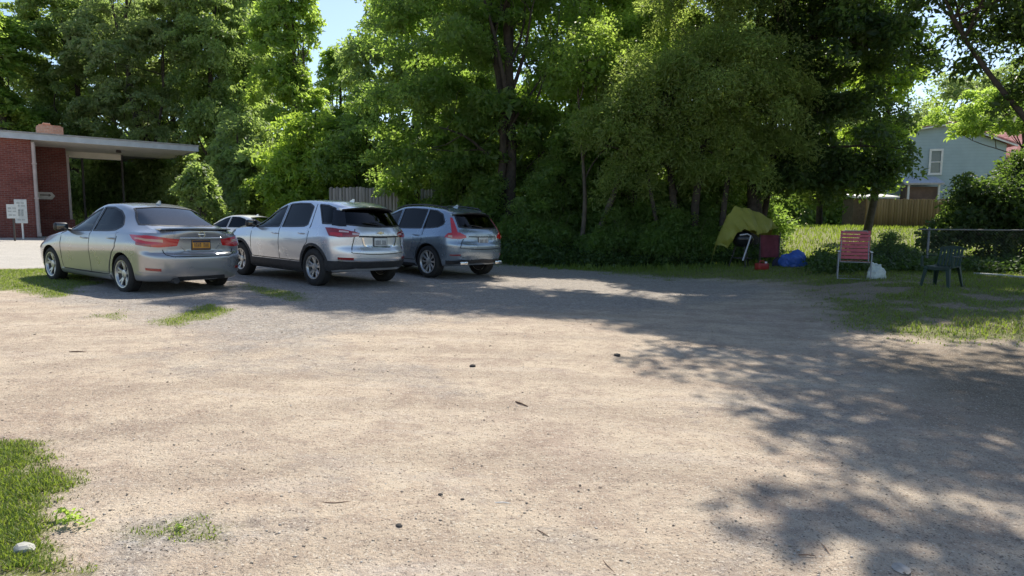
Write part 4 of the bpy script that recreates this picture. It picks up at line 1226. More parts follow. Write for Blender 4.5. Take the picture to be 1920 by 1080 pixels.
# --- middle row, behind the cars and along the back of the lot
def T(px, d): return (gx(px, d), d)
make_tree('maple_tree', 'big dark maple with two tall straight trunks, rising beside the blue grey wagon', 'tree', T(948, 22.5),
          [(0, 0, .3, .5, 15, .26), (-.55, .3, -.7, .8, 13.5, .19)],
          [(-2.9, -.2, 4.6, 2.5, 2.4, 1.7), (-2.7, .2, 7.4, 2.5, 2.8, 2.3), (-1.3, .4, 10.5, 2.9, 3.2, 2.6), (.2, 1.2, 8, 2.4, 2.2, 2.6), (.2, .0, 14, 3.0, 3.2, 2.6), (-.3, .4, 4.6, 1.5, 1.5, 1.2), (1.6, -1.6, 13.6, 2.4, 2.2, 1.8), (-3.6, .2, 2.9, 2.0, 1.6, 1.2), (-1.2, .8, 3.0, 1.6, 1.3, 1.0)],
          520, 140, .66, .17, 'leaf_dark', 101, flat=.45, limbs=22, group=TG)
make_tree('maple_tree', 'tall maple glowing green in the sun behind the leaning trunks', 'tree', T(1045, 27.0),
          [(0, 0, .4, .3, 15, .22), (.6, .4, 1.4, .5, 13, .16)],
          [(.6, 0, 6.2, 2.9, 2.4, 2.2), (1.4, .2, 9.5, 3.2, 2.6, 2.4), (-.6, .3, 12.5, 3.0, 2.8, 2.6), (2.2, .3, 13, 2.8, 2.6, 2.4), (.4, 0, 3.8, 2.0, 1.6, 1.2)],
          360, 125, .68, .19, 'leaf_maple', 102, flat=.5, limbs=14, group=TG)
make_tree('leaning_tree', 'slim tree with a pale trunk leaning right over the thicket', 'tree', T(1098, 21.0),
          [(0, 0, 1.9, .5, 5.6, .15), (-.25, .1, -.35, .4, 6.5, .10)],
          [(1.7, .3, 6.0, 1.9, 1.6, 1.3), (.0, .4, 6.4, 1.5, 1.4, 1.4), (2.6, .3, 4.8, 1.1, 1.0, .8), (.7, .2, 4.6, 1.3, 1.0, .8)],
          170, 130, .7, .15, 'leaf_maple', 103, bark='bark_pale', flat=.5, limbs=9, group=TG)
make_tree('willow_tree', 'rounded willow like tree with fine dull green leaves hanging low in the middle', 'tree', T(1305, 20.0),
          [(-.4, 0, -1.1, .1, 6.5, .16), (.2, .2, .6, .3, 7.5, .18), (.7, -.1, 1.4, 0, 6.0, .13), (-.9, .2, -1.9, .2, 5.0, .10)],
          [(-1.2, -.2, 5.2, 2.1, 1.9, 1.5), (.5, -.4, 6.0, 2.3, 2.0, 1.5), (1.6, -.2, 5.0, 1.9, 1.8, 1.5), (-2.3, 0, 4.3, 1.6, 1.5, 1.2), (0, -.2, 4.0, 2.2, 1.8, 1.0), (2.3, .1, 3.7, 1.3, 1.3, 1.0), (.3, .3, 8.2, 2.2, 2.0, 1.5), (-1.4, -.3, 3.3, 1.6, 1.3, .7), (.6, -.5, 2.9, 1.6, 1.1, .7), (-2.2, -.3, 2.6, 1.2, 1.0, .6)],
          780, 145, .58, .115, 'leaf_willow', 104, flat=.55, droop=.55, up=.6, aspect=.36, limbs=18, group=TG)
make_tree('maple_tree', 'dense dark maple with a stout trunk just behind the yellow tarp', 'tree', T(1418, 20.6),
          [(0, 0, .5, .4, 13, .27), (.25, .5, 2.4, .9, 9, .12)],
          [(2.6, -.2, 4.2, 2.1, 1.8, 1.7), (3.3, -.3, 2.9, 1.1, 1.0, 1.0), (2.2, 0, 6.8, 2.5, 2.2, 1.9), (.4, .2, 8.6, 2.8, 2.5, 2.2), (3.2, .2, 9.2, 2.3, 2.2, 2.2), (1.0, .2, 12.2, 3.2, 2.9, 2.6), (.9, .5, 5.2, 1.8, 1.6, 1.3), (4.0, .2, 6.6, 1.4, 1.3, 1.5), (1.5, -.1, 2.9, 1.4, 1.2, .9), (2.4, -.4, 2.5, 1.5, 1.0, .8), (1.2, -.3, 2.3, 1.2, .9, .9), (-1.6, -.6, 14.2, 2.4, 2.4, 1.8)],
          780, 140, .58, .16, 'leaf_shaded', 105, flat=.45, droop=.3, limbs=22, group=TG)
make_tree('maple_tree', 'sunlit yellow green maple hanging down left of the grey house', 'tree', T(1622, 27.0),
          [(0, 0, .2, .2, 10, .18)],
          [(-.4, 0, 4.2, 1.8, 1.5, 1.5), (.3, -.2, 6.4, 1.9, 1.6, 1.4), (-.8, 0, 8.6, 2.1, 1.9, 1.6), (-.2, -.3, 2.9, 1.3, 1.1, .8), (-1.3, .1, 11, 2.2, 2, 1.8), (.7, 0, 3.2, .8, .8, .7), (-1.0, 0, 2.4, 1.0, .9, .6)],
          210, 95, .55, .18, 'leaf_lime', 106, flat=.5, droop=.35, limbs=10, group=TG)
# the big tree at the right whose crown shades the ground; its trunk stands just out of frame
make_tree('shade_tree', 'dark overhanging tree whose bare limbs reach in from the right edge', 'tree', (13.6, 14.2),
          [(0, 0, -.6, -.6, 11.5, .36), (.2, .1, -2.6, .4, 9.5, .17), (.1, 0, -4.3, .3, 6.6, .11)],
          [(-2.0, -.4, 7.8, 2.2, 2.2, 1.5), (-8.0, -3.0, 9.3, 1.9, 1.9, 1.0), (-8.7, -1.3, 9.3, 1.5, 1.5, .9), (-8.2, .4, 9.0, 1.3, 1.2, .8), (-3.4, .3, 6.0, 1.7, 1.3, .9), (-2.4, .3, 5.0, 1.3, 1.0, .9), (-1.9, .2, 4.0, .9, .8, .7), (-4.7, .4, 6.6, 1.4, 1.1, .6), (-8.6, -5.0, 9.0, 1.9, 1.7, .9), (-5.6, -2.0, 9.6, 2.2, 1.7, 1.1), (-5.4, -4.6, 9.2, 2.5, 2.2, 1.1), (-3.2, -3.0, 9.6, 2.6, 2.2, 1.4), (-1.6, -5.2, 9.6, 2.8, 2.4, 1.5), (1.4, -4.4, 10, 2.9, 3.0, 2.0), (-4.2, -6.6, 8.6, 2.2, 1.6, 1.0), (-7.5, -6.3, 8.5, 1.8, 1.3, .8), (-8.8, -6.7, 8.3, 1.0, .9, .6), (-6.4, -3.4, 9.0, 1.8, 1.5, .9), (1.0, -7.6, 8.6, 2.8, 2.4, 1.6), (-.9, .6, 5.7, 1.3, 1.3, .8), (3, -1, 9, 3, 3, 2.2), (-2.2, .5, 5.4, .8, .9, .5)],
          1050, 110, .66, .15, 'leaf_shaded', 107, flat=.4, droop=.3, limbs=34, group=TG)
# --- left group, beyond the brick building
dense = make_tree('maple_tree', 'broad dark maple directly above the brick building chimney', 'tree', T(130, 41.0),
          [(0, 0, .3, .2, 13.8, .34)],
          [(-.3, 0, 6, 3.4, 3.0, 2.6), (1.2, .3, 9.5, 3.4, 3.0, 2.6), (-1.6, .2, 10.5, 2.9, 2.8, 2.6), (.2, 0, 13.0, 3.0, 2.8, 2.2), (1.4, -.6, 5, 2.5, 2.1, 1.8), (-1.8, -.6, 4.6, 2.3, 2.0, 1.6), (2.4, .2, 13, 2, 2, 2)],
          380, 110, .74, .26, 'leaf_mid', 108, flat=.4, shell=.7, limbs=16, group=TG)
ol = make_tree('walnut_tree', 'olive green tree with pale tufted leaf clusters, left of the sky gap group', 'tree', T(265, 39.0),
          [(0, 0, -.3, .2, 14.0, .30), (.3, .2, 1.6, .4, 11.5, .17)],
          [(.3, -.3, 7.6, 2.6, 2.3, 2.1), (1.2, -.2, 5.2, 2.1, 1.9, 1.6), (-1.0, 0, 10.6, 3.0, 2.8, 2.6), (1.6, 0, 10.8, 2.3, 2.3, 2.2), (.2, 0, 14.0, 2.8, 2.6, 2.0), (-1.6, .2, 6.6, 2.2, 2, 2.0)],
          290, 105, .64, .25, 'leaf_olive', 109, flat=.42, limbs=16, shell=.72, group=TG)
copy_thing(dense, (gx(430, 40), 40, gzf(gx(430, 40), 40)), 2.1, (.95, .95, 1.06), 'tall full maple to the right of the olive tufted tree', TG)
lime_tall = make_tree('tall_tree', 'tall narrow light green tree on the left side of the sky gap', 'tree', T(548, 36.0),
          [(0, 0, .2, .1, 14.5, .22), (.2, .1, .8, .2, 12, .12)],
          [(.1, 0, 4.6, 1.8, 1.7, 1.7), (.5, 0, 7.4, 1.9, 1.8, 1.8), (-.6, 0, 8.6, 1.8, 1.7, 1.8), (-.1, 0, 11.2, 1.9, 1.8, 1.9), (.3, 0, 13.2, 1.4, 1.4, 1.5), (1.2, -.1, 5.8, 1.3, 1.2, 1.3)],
          240, 100, .62, .24, 'leaf_maple', 110, flat=.5, limbs=12, shell=.6, group=TG)
copy_thing(lime_tall, (gx(-10, 37), 37, gzf(gx(-10, 37), 37)), 1.0, (1.25, 1.25, .86), 'bright tree at the far left edge above the roof', TG)
bush_lime = make_tree('young_maple', 'bushy young maple with lime green leaves, behind the crossover roof', 'tree', T(590, 27.0),
          [(0, 0, .1, .1, 5.2, .10), (-.3, .1, -1.2, .2, 4.2, .07), (.3, 0, 1.1, .1, 4.0, .07)],
          [(.2, -.2, 2.9, 1.6, 1.4, 1.0), (1.0, -.1, 2.2, 1.2, 1.1, .9), (-1.0, 0, 2.9, 1.4, 1.3, 1.1), (0, 0, 4.2, 1.4, 1.3, 1.0), (-1.7, 0, 2.0, 1.2, 1.1, .9), (-.3, -.2, 1.5, 1.4, 1.1, .8)],
          190, 85, .55, .21, 'leaf_lime', 111, flat=.45, droop=.3, limbs=10, group=TG)
ym = copy_thing(bush_lime, (gx(455, 30), 30, gzf(gx(455, 30), 30)), 2.4, (1.05, 1.05, 1.15), 'leafy mid green young maple between the canopy end and the lime maple', TG)
for ch in ym.children:
    if ch.name.startswith('crown'): ch.data = ch.data.copy(); ch.data.materials[0] = M['leaf_mid']
small = make_tree('sapling', 'small drooping sapling under the outer end of the canopy', 'tree', T(372, 25.5),
          [(0, 0, .1, 0, 2.9, .05), (.1, 0, .5, 0, 2.4, .035)],
          [(0, 0, 2.4, .65, .6, .45), (.4, 0, 1.9, .6, .55, .4), (-.35, .1, 1.5, .5, .5, .45), (.1, 0, 3.0, .45, .5, .35), (.8, 0, 1.5, .4, .4, .3), (-.5, 0, 2.3, .4, .4, .3)],
          80, 70, .36, .18, 'leaf_mid', 112, flat=.45, droop=.5, limbs=6, group=TG)
copy_thing(lime_tall, (gx(648, 52), 52, gzf(gx(648, 52), 52)), 2.8, (1.15, 1.15, 1.0), 'distant yellow green tree in the bottom of the sky gap', TG)
# --- farther trees closing the view
back = make_tree('maple_tree', 'shadowed tree far behind the grey plank fence', 'tree', T(775, 33.0),
          [(0, 0, .2, .2, 12, .25)],
          [(0, 0, 3.8, 3.0, 2.4, 2.2), (1.0, .2, 7, 3.0, 2.6, 2.4), (-1.4, .2, 8, 2.8, 2.6, 2.4), (.2, 0, 11, 3.0, 2.8, 2.4), (-1.8, -.2, 3.0, 2.0, 1.8, 1.6), (2.0, 0, 3.4, 2.0, 1.8, 1.6)],
          320, 90, .75, .25, 'leaf_mid', 113, flat=.5, limbs=10, group=TG)
for px, d, rz, s, lb in ((900, 36, .9, 1.1, 'shadowed tree far behind the twin trunked maple'),
                         (1190, 35, 2.0, 1.0, 'tree behind the willow like tree, seen through its gaps'),
                         (1400, 47, 3.3, 1.15, 'background tree behind the stout trunk of the dark maple'),
                         (1535, 52, 4.1, 1.1, 'background tree between the dark maple and the lime maple'),
                         (225, 51, 3.9, 1.35, 'rear tree far behind the olive tufted tree'),
                         (470, 48, 1.6, 1.25, 'rear tree far behind the tall full maple'),
                         (330, 47, 5.2, 1.3, 'rear tree behind the canopy of the brick building'),
                         (20, 46, .4, .95, 'rear tree behind the left end of the brick building')):
    copy_thing(back, (gx(px, d), d, gzf(gx(px, d), d) - .3), rz, (s, s, s), lb, TG)
far = make_tree('far_tree', 'far hazy tree behind the ridge of the grey house', 'tree', T(1770, 62.0),
          [(0, 0, .2, .2, 11, .3)],
          [(0, 0, 7, 4.2, 3.4, 2.8), (2.6, 0, 9.5, 3.4, 3, 2.6), (-2.6, 0, 9.2, 3.4, 3, 2.6), (.4, 0, 12.5, 3.4, 3, 2.2)],
          130, 75, 1.2, .36, 'leaf_olive', 114, flat=.5, limbs=8, group=TG)
for px, d, rz, s, lb in ((1880, 58, 1.2, 1.0, 'far tree behind the pink roof at the right'), (1640, 60, 2.3, .95, 'far tree left of the grey house, beyond the lime maple'), (1250, 64, 3.1, 1.1, 'far tree deep behind the willow like tree')):
    copy_thing(far, (gx(px, d), d, gzf(gx(px, d), d)), rz, (s, s, s), lb, TG)
make_tree('leafy_branch_tree', 'sunlit lower tree whose leaves frame the top of the grey house', 'tree', T(1935, 33.0),
          [(0, 0, -1.4, 0, 6.6, .13)],
          [(-1.8, 0, 5.3, 2.6, 1.5, .7), (-4.6, .1, 5.6, 1.8, 1.2, .7), (.2, 0, 7.0, 2.2, 1.8, .7), (-3.0, 0, 6.6, 2.2, 1.6, .7)],
          130, 75, .5, .20, 'leaf_maple', 115, flat=.4, droop=.3, limbs=9, group=TG)

make_tree('maple_tree', 'tall maple behind the willow like tree, its unseen top shaped to shade the lot', 'tree', T(1265, 24.5),
          [(0, 0, -.2, -.2, 15, .22)],
          [(-.6, -.2, 8.0, 2.0, 1.5, 1.2), (1.0, .4, 7.2, 1.6, 1.4, 1.2), (.2, -4.0, 14.2, 2.8, 1.8, 1.1), (-2.2, -3.8, 14.0, 2.2, 1.7, 1.1), (2.6, -3.8, 14.0, 2.2, 1.7, 1.1), (0, -1.8, 12.2, 1.0, 1.2, .8)],  # high forward lobes, unseen, added to shade the lot and leave the willow lit
          360, 125, .66, .18, 'leaf_maple', 116, flat=.45, limbs=14, group=TG)
UG = 'young maples growing under the big trees'
us = make_tree('young_maple', 'dark young maple behind the roof of the blue grey wagon', 'tree', T(835, 27.0),
          [(0, 0, .1, .1, 4.6, .07), (.2, .1, 1.0, .2, 3.6, .05), (-.2, 0, -.9, .1, 3.4, .05)],
          [(0, 0, 3.8, 1.5, 1.3, 1.1), (1.1, 0, 2.7, 1.1, 1.0, .9), (-1.1, 0, 2.6, 1.1, 1.0, .9), (.1, -.2, 1.7, 1.2, 1.0, .7), (.3, 0, 5.0, 1.0, .9, .8)],
          170, 95, .52, .16, 'leaf_dark', 117, flat=.45, droop=.3, limbs=9, group=UG)
for px, d, rz, s, lb in ((690, 27, 1.1, 1.1, 'young maple rising behind the left half of the plank fence'),
                         (1010, 23.4, 2.3, .95, 'young maple right of the twin trunked maple'),
                         (1150, 24.5, 3.0, 1.05, 'young maple behind the leaning trunk'),
                         (1235, 28, 4.2, 1.0, 'young maple farther back behind the thicket'),
                         (1330, 24.2, .4, .85, 'young maple left of the yellow tarp, behind it'),
                         (1185, 21.9, 2.7, .72, 'short young maple in front of the willow like tree, left of its stems'),
                         (1305, 21.6, 5.9, .70, 'short young maple hiding the stems of the willow like tree'),
                         (1050, 22.3, .8, .8, 'short young maple between the twin trunked maple and the leaning trunk'),
                         (1388, 22.8, 3.5, .66, 'short young maple behind the yellow tarp peak'),
                         (885, 25.5, 1.8, 1.15, 'young maple behind the twin trunks'),
                         (1085, 26.5, 5.0, 1.1, 'young maple between twin trunks and leaning trunk, far back')):
    copy_thing(us, (gx(px, d), d, gzf(gx(px, d), d) - .05), rz, (s, s, s), lb, UG)
def far_wood():
    rs = np.random.RandomState(77); n = 3200
    x = rs.uniform(-62, 62, n); y = 62 + 6 * rs.rand(n) + .006 * x * x; top = 7 + 5 * fbm(x, y, .12, 3, 3)
    z = gz(x, y) + top * rs.rand(n) ** 1.1
    C = np.stack([x, y, z], -1)
    V, F, a = leaf_cloud(rs, C, np.tile([0, -.6, .6], (n, 1)), 1.6, 44, .6, .6, .6, .16, .1, .5)
    return tag(crown_mesh('far_wood', [(V, F, a)], M['leaf_dark'], None), kind='stuff')
far_wood()

# --- shrubs and thicket
def make_shrub(name, label, base, lobes, n, per, cr, leaf, mat, seed, stems=7, group=None, flat=.6, dry=0):
    rs = np.random.RandomState(seed)
    x, y = base
    root = thing(name, label, 'shrub', (x, y, gzf(x, y) - .04), 0, group)
    C, Nn = lobes_to_clumps(rs, lobes, n, .35)
    bm = bmesh.new()
    for k in range(stems):
        c = C[rs.randint(len(C))]
        branch(bm, (rs.normal(0, .18), rs.normal(0, .15), 0), Vector(c) * .95, .022, .006, rs, .08, .2, 7, 5)
    mobj('stem', bm, M['bark_pale'], root, 60)
    crown_mesh('foliage', [leaf_cloud(rs, C, Nn, cr, per, leaf, flat, .55, .16, .25, .5)], M[mat], root)
    if dry:
        bm = bmesh.new()
        for k in range(dry):
            a = rs.uniform(0, 6.28); r = rs.uniform(.1, 1.0)
            p0 = Vector((math.cos(a) * r, math.sin(a) * r * .5 - .2, 0))
            branch(bm, p0, p0 + Vector((rs.normal(0, .45), rs.normal(0, .25), rs.uniform(.5, 1.7))), .010, .004, rs, 0, .2, 6, 4)
        mobj('dry_stem', bm, M['dry'], root)
    return root
SG = 'thicket shrubs along the back of the lot'
sh = make_shrub('thicket_shrub', 'scrubby thicket right beside the tail of the blue grey wagon', T(985, 21.6),
                [(0, 0, .9, .95, .7, .75), (.6, 0, .6, .7, .6, .5), (-.6, .1, .7, .7, .6, .6), (0, .2, 1.6, .6, .5, .5)], 120, 85, .36, .11, 'leaf_dark', 201, 12, SG, dry=34)
for px, d, rz, s, lb in ((1048, 22.2, 1.1, 1.25, 'thicket shrub left of the foot of the leaning trunk'),
                         (1130, 21.8, 2.2, 1.15, 'thicket shrub with bare stems right of the leaning trunk'),
                         (1185, 22.8, 3.4, 1.35, 'thicket shrub midway between leaning trunk and lawn gap'),
                         (1345, 21.8, 5.0, 1.0, 'low thicket shrub just left of the yellow tarp'),
                         (905, 22.6, 4.2, 1.3, 'thicket shrub at the foot of the twin trunked maple'),
                         (1668, 17.5, 2.9, .5, 'weedy shrub growing right behind the white crumpled bag'),
                         (1252, 25.5, .2, .7, 'low shrub in front of the sunny lawn gap'),
                         (1010, 24.2, 4.9, 1.6, 'tall thicket shrub behind the wagon side of the thicket'),
                         (1095, 24.4, .9, 1.6, 'tall thicket shrub directly behind the leaning trunk foot'),
                         (1390, 24.0, 2.7, 1.3, 'dark shrub behind the peak of the yellow tarp'),
                         (1230, 20.6, 1.5, 1.1, 'thicket shrub in front of the willow like tree stems'),
                         (1290, 20.9, 5.6, 1.25, 'thicket shrub at the foot of the willow like tree'),
                         (1262, 19.9, 3.0, .95, 'low thicket shrub at the lot edge before the willow like tree'),
                         (1325, 20.2, 4.6, .95, 'low thicket shrub between the willow like tree and the yellow tarp'),
                         (1160, 20.6, .1, 1.0, 'thicket shrub in front of the bare slanting stems'),
                         (1800, 32.5, 4.4, 1.1, 'bush covering the right part of the amber fence'),
                         (870, 25.0, 3.0, 1.7, 'tall thicket shrub behind the wagon roof')):
    copy_thing(sh, (gx(px, d), d, gzf(gx(px, d), d) - .04), rz, (s, s, s * .95), lb, SG)
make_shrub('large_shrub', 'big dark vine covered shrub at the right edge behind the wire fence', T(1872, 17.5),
           [(-.4, -.2, 1.7, 1.2, 1.1, 1.0), (.2, 0, 1.2, 1.4, 1.2, 1.0), (1.1, 0, 2.6, 1.1, 1.1, 1.0), (-.9, -.1, .8, 1.1, .9, .7), (1.5, .2, 1.2, 1.2, 1, 1.1), (2.0, .1, 2.9, 1.0, .9, .8)], 400, 95, .45, .12, 'leaf_shaded', 202, 16, flat=.55)
HG = 'hedge shrubs behind the canopy'
hd = make_shrub('hedge_shrub', 'dark hedge shrub behind the left canopy post', T(165, 35.0),
                [(0, 0, 1.4, 1.7, 1.2, 1.4), (1.0, 0, 2.6, 1.3, 1.1, 1.2), (-1.0, 0, 2.2, 1.3, 1.1, 1.2)], 120, 75, .55, .2, 'leaf_mid', 203, 8, HG)
for px, d, rz, s, lb in ((240, 36, 1.3, 1.1, 'dark hedge shrub between the canopy posts'), (320, 35, 2.6, 1.15, 'dark hedge shrub right of the canopy posts'), (400, 33, 3.9, 1.0, 'dark hedge shrub behind the white car'), (480, 32, 5.0, .95, 'dark hedge shrub behind the crossover windscreen'), (75, 44, .7, 1.4, 'hedge shrub far behind the brick wall corner')):
    copy_thing(hd, (gx(px, d), d, gzf(gx(px, d), d) - .1), rz, (s, s, s * 1.15), lb, HG)
make_shrub('vine_shrub', 'leafy vine spilling over the right end of the grey plank fence', T(762, 24.3), [(0, 0, 1.2, .35, .3, .8), (-.1, 0, 1.8, .3, .25, .3)], 32, 60, .3, .13, 'leaf_maple', 204, 6)
# ivy carpet along the back edge of the lot
def ivy():
    rs = np.random.RandomState(55)
    n = 1500
    px = rs.uniform(930, 1455, n); d = rs.uniform(17.6, 22.5, n)
    x = (px - 960) / F_PX * d; y = d
    hgt = .12 + .5 * sstep(18.3, 21.5, y) * rs.rand(n)
    k = (y > 19.2 + .6 * (vnoise(x, y, .6, 4) - .5) - sstep(4.0, 8.5, x) * 1.2); x, y, hgt = x[k], y[k], hgt[k]
    C = np.stack([x, y, gz(x, y) + hgt], -1); Nn = np.tile([0, -.5, .8], (len(C), 1))
    V, F, a = leaf_cloud(rs, C, Nn, .34, 34, .085, .55, .8, .1, .1, .7)
    return tag(crown_mesh('ivy_ground_cover', [(V, F, a)], M['ivy'], None), kind='stuff')
ivy()
def weeds_band():
    rs = np.random.RandomState(56)
    n = 700
    px = rs.uniform(1525, 1990, n); d = rs.uniform(14.4, 18.6, n)
    x = (px - 960) / F_PX * d; y = d
    k = rs.rand(n) < sstep(14.2, 15.6, y + 1.2 * (vnoise(x, y, .7, 6) - .5)) * sstep(18.8, 17.6, y)
    x, y = x[k], y[k]
    C = np.stack([x, y, gz(x, y) + .06 + .26 * rs.rand(len(x)) * fbm(x, y, .9, 2, 2) * 2], -1)
    V, F, a = leaf_cloud(rs, C, np.tile([0, -.5, .8], (len(C), 1)), .30, 32, .085, .6, .7, .1, .1, .6)
    return tag(crown_mesh('weed_ground_cover', [(V, F, a)], M['ivy'], None), kind='stuff')
weeds_band()
# ------------------------------------------------------------------ brick building with canopy
def brick_mat(name, c1, c2, mortar, sc=1.0):
    t = NT(name); v = t.coord()
    mp = t.n('ShaderNodeMapping'); t.L(v, mp.inputs['Vector'])
    sx = t.n('ShaderNodeSeparateXYZ'); t.L(v, sx.inputs[0])
    cb = t.n('ShaderNodeCombineXYZ'); t.L(t.math('ADD', sx.outputs[0], sx.outputs[1]), cb.inputs[0]); t.L(sx.outputs[2], cb.inputs[1])
    b = t.n('ShaderNodeTexBrick'); t.L(cb.outputs[0], b.inputs['Vector'])
    b.inputs['Color1'].default_value = (*c1, 1); b.inputs['Color2'].default_value = (*c2, 1); b.inputs['Mortar'].default_value = (*mortar, 1)
    b.inputs['Scale'].default_value = 1.0; b.inputs['Brick Width'].default_value = .21 * sc; b.inputs['Row Height'].default_value = .075 * sc
    b.inputs['Mortar Size'].default_value = .007; b.inputs['Bias'].default_value = -.2
    n = t.noise(v, 1.1, 5, .6); n2 = t.noise(v, 14, 3)
    c = t.mix(t.rng(n, .42, .7, 0, .55), b.outputs['Color'], tuple(x * .55 for x in c1))
    c = t.mix(t.rng(n2, .5, .8, 0, .45), c, tuple(min(1, x * 1.5) for x in c2))
    nm = t.bump(b.outputs['Fac'], -.4, .01)
    return t.done(t.bsdf(c, .9, 0, .2, nm))
M['brick'] = brick_mat('red_brick', (.165, .048, .040), (.24, .080, .062), (.21, .165, .15))
M['brick_pale'] = brick_mat('orange_brick', (.48, .24, .16), (.58, .33, .23), (.45, .38, .32))
M['fascia'] = simple('painted_fascia', (.42, .46, .50), .6, var=.12, vs=3)
M['soffit'] = simple('soffit_paint', (.90, .84, .74), .7, var=.06, vs=2)
M['white'] = simple('white_paint', (.74, .73, .70), .6, var=.08, vs=6)
M['pipe'] = simple('pinkish_white_pipe', (.44, .37, .345), .6, var=.15, vs=4)
M['darkpost'] = simple('dark_post', (.05, .045, .042), .7)
M['roofing'] = simple('roof_gravel', (.30, .30, .30), .9, var=.2, vs=5)

BA = math.atan2(.65, .76)
B0 = (-20.3, 25.0)
bz = gzf(-19.5, 26)
bld = thing('brick_building', 'single storey red brick building with a flat roof that runs out into a canopy', 'building', (B0[0], B0[1], bz), BA)
ZT = 4.72 - bz; ZF = ZT - .22
def bpart(name, boxes, mat, parent=bld, bevel=0.0):
    bm = bmesh.new()
    for (x0, x1, y0, y1, z0, z1) in boxes:
        add_box(bm, ((x0 + x1) / 2, (y0 + y1) / 2, (z0 + z1) / 2), (x1 - x0, y1 - y0, z1 - z0), None, bevel)
    return mobj(name, bm, mat, parent)
bpart('wall', [(-9, 1.20, .28, 9.0, -.3, ZF - .002)], M['brick'])
bpart('recessed_wall', [(1.202, 2.62, 3.1, 8.9, -.3, ZF - .002)], M['brick'])
bpart('wall_trim', [(2.622, 2.72, 3.06, 3.25, -.3, ZF - .3)], M['pipe'])
bpart('planter_ledge', [(1.203, 2.75, 2.5, 3.098, -.3, .75)], M['brick'])
rf = bpart('roof', [(-9.5, 7.35, .03, 9.4, ZF + .05, ZT - .03)], M['roofing'])
bpart('soffit', [(-9.4, 7.30, .05, 5.2, ZF, ZF + .049)], M['soffit'], rf)
bpart('fascia', [(-9.6, 7.42, -.01, .028, ZF - .02, ZT), (7.352, 7.42, .029, 5.3, ZF - .02, ZT)], M['fascia'], rf)
bpart('roof_edge', [(-9.65, 7.45, -.05, .10, ZT + .001, ZT + .05)], M['roofing'], rf)
bpart('beam', [(2.4, 5.0, 4.5, 4.75, ZF - .28, ZF - .003)], M['soffit'])
for x in (3.35, 5.0): bpart('post', [(x, x + .09, 4.58, 4.67, -.4, ZF - .285 if x < 4.9 else ZF - .003)], M['darkpost'])
bm = bmesh.new()
add_tube(bm, [(1.26, .20, .05), (1.26, .20, ZF - .1)], .07, 10); add_box(bm, (1.26, .20, 1.6), (.17, .17, .05)); add_box(bm, (1.26, .20, 3.0), (.17, .17, .05)); add_box(bm, (1.26, .14, .12), (.14, .26, .14))
mobj('downspout', bm, M['pipe'], bld, 50)
bm = bmesh.new()
cp = Matrix.Rotation(-BA, 3, 'Z') @ (Vector(at(113, 30.0)) - Vector((B0[0], B0[1], 0)))
add_box(bm, (cp.x, cp.y, ZT + .42), (.98, .75, .86)); add_box(bm, (cp.x, cp.y, ZT + .88), (.84, .62, .06)); add_box(bm, (cp.x - .12, cp.y, ZT + .95), (.3, .3, .12), None, .03)
mobj('chimney', bm, M['brick_pale'], bld)
bm = bmesh.new(); add_tube(bm, [(4.55, 2.2, ZF - .12), (4.55, 2.2, ZF - .001)], [.12, .09], 12)
mobj('canopy_lamp', bm, M['darkpost'], bld, 40)

# arrow shaped sign on the recessed wall
asn = thing('arrow_sign', 'small pale arrow shaped sign pointing right on the shaded brick wall', 'sign', (0, 0, 0))
sp = Vector((1.78, 3.08, 0)); w = Matrix.Rotation(BA, 3, 'Z') @ sp
dS = B0[1] + w.y
asn.location = (B0[0] + w.x, dS, 1.35 + (409 - 368) * dS / F_PX); asn.rotation_euler = (0, 0, BA)
bm = bmesh.new(); add_prism(bm, [(-.30, -.16), (.22, -.16), (.34, 0), (.22, .16), (-.30, .16)], 'y', -.03, 0)
mobj('board', bm, simple('sign_board', (.62, .57, .52), .6), asn)
bm = bmesh.new(); add_box(bm, (-.03, -.034, .03), (.36, .006, .05)); add_prism(bm, [(.10, -.045), (.21, .03), (.10, .095)], 'y', -.038, -.031)
mobj('faded_lettering', bm, simple('faded_ink', (.16, .12, .10), .8), asn)

M['sign_white'] = simple('sign_white', (.52, .55, .54), .6, var=.1, vs=9)
def post_sign(name, label, px, d, base_py, w, z0, z1, post_mat, lines, seed):
    g = at(px, d); x = g.x; zb = gzf(x, d)
    s = thing(name, label, 'sign', (x, d, zb), .25)
    bm = bmesh.new(); add_box(bm, (0, .03, (z1) / 2 - .1), (.055, .05, z1 + .1), None, .008)
    mobj('post', bm, post_mat, s)
    bm = bmesh.new(); add_box(bm, (0, -.012, (z0 + z1) / 2), (w, .02, z1 - z0), None, .006)
    b = mobj('board', bm, M['sign_white'], s)
    bm = bmesh.new()
    for (f0, f1, hw) in lines:
        text_marks(bm, -w * hw, w * hw, z0 + (z1 - z0) * f0, z0 + (z1 - z0) * f1, 7, lambda u, v, dd: Vector((u, -.0235 - dd, v)), seed)
        seed += 1
    mobj('lettering', bm, simple('sign_ink_%d' % seed, (.12, .14, .14), .7), b)
    return s
post_sign('notice_sign', 'squat white notice sign on a dark post, nearest the brick wall base', 34, 23.6, 455, .36, .82, 1.34, M['darkpost'], [(.66, .78, .36), (.46, .54, .38), (.18, .28, .3)], 3)
post_sign('tall_notice_sign', 'taller white notice sign on a white post overlapping the squat one', 50, 24.6, 445, .42, .60, 1.52, M['white'], [(.82, .88, .3), (.70, .76, .36), (.30, .58, .22), (.12, .17, .3)], 8)

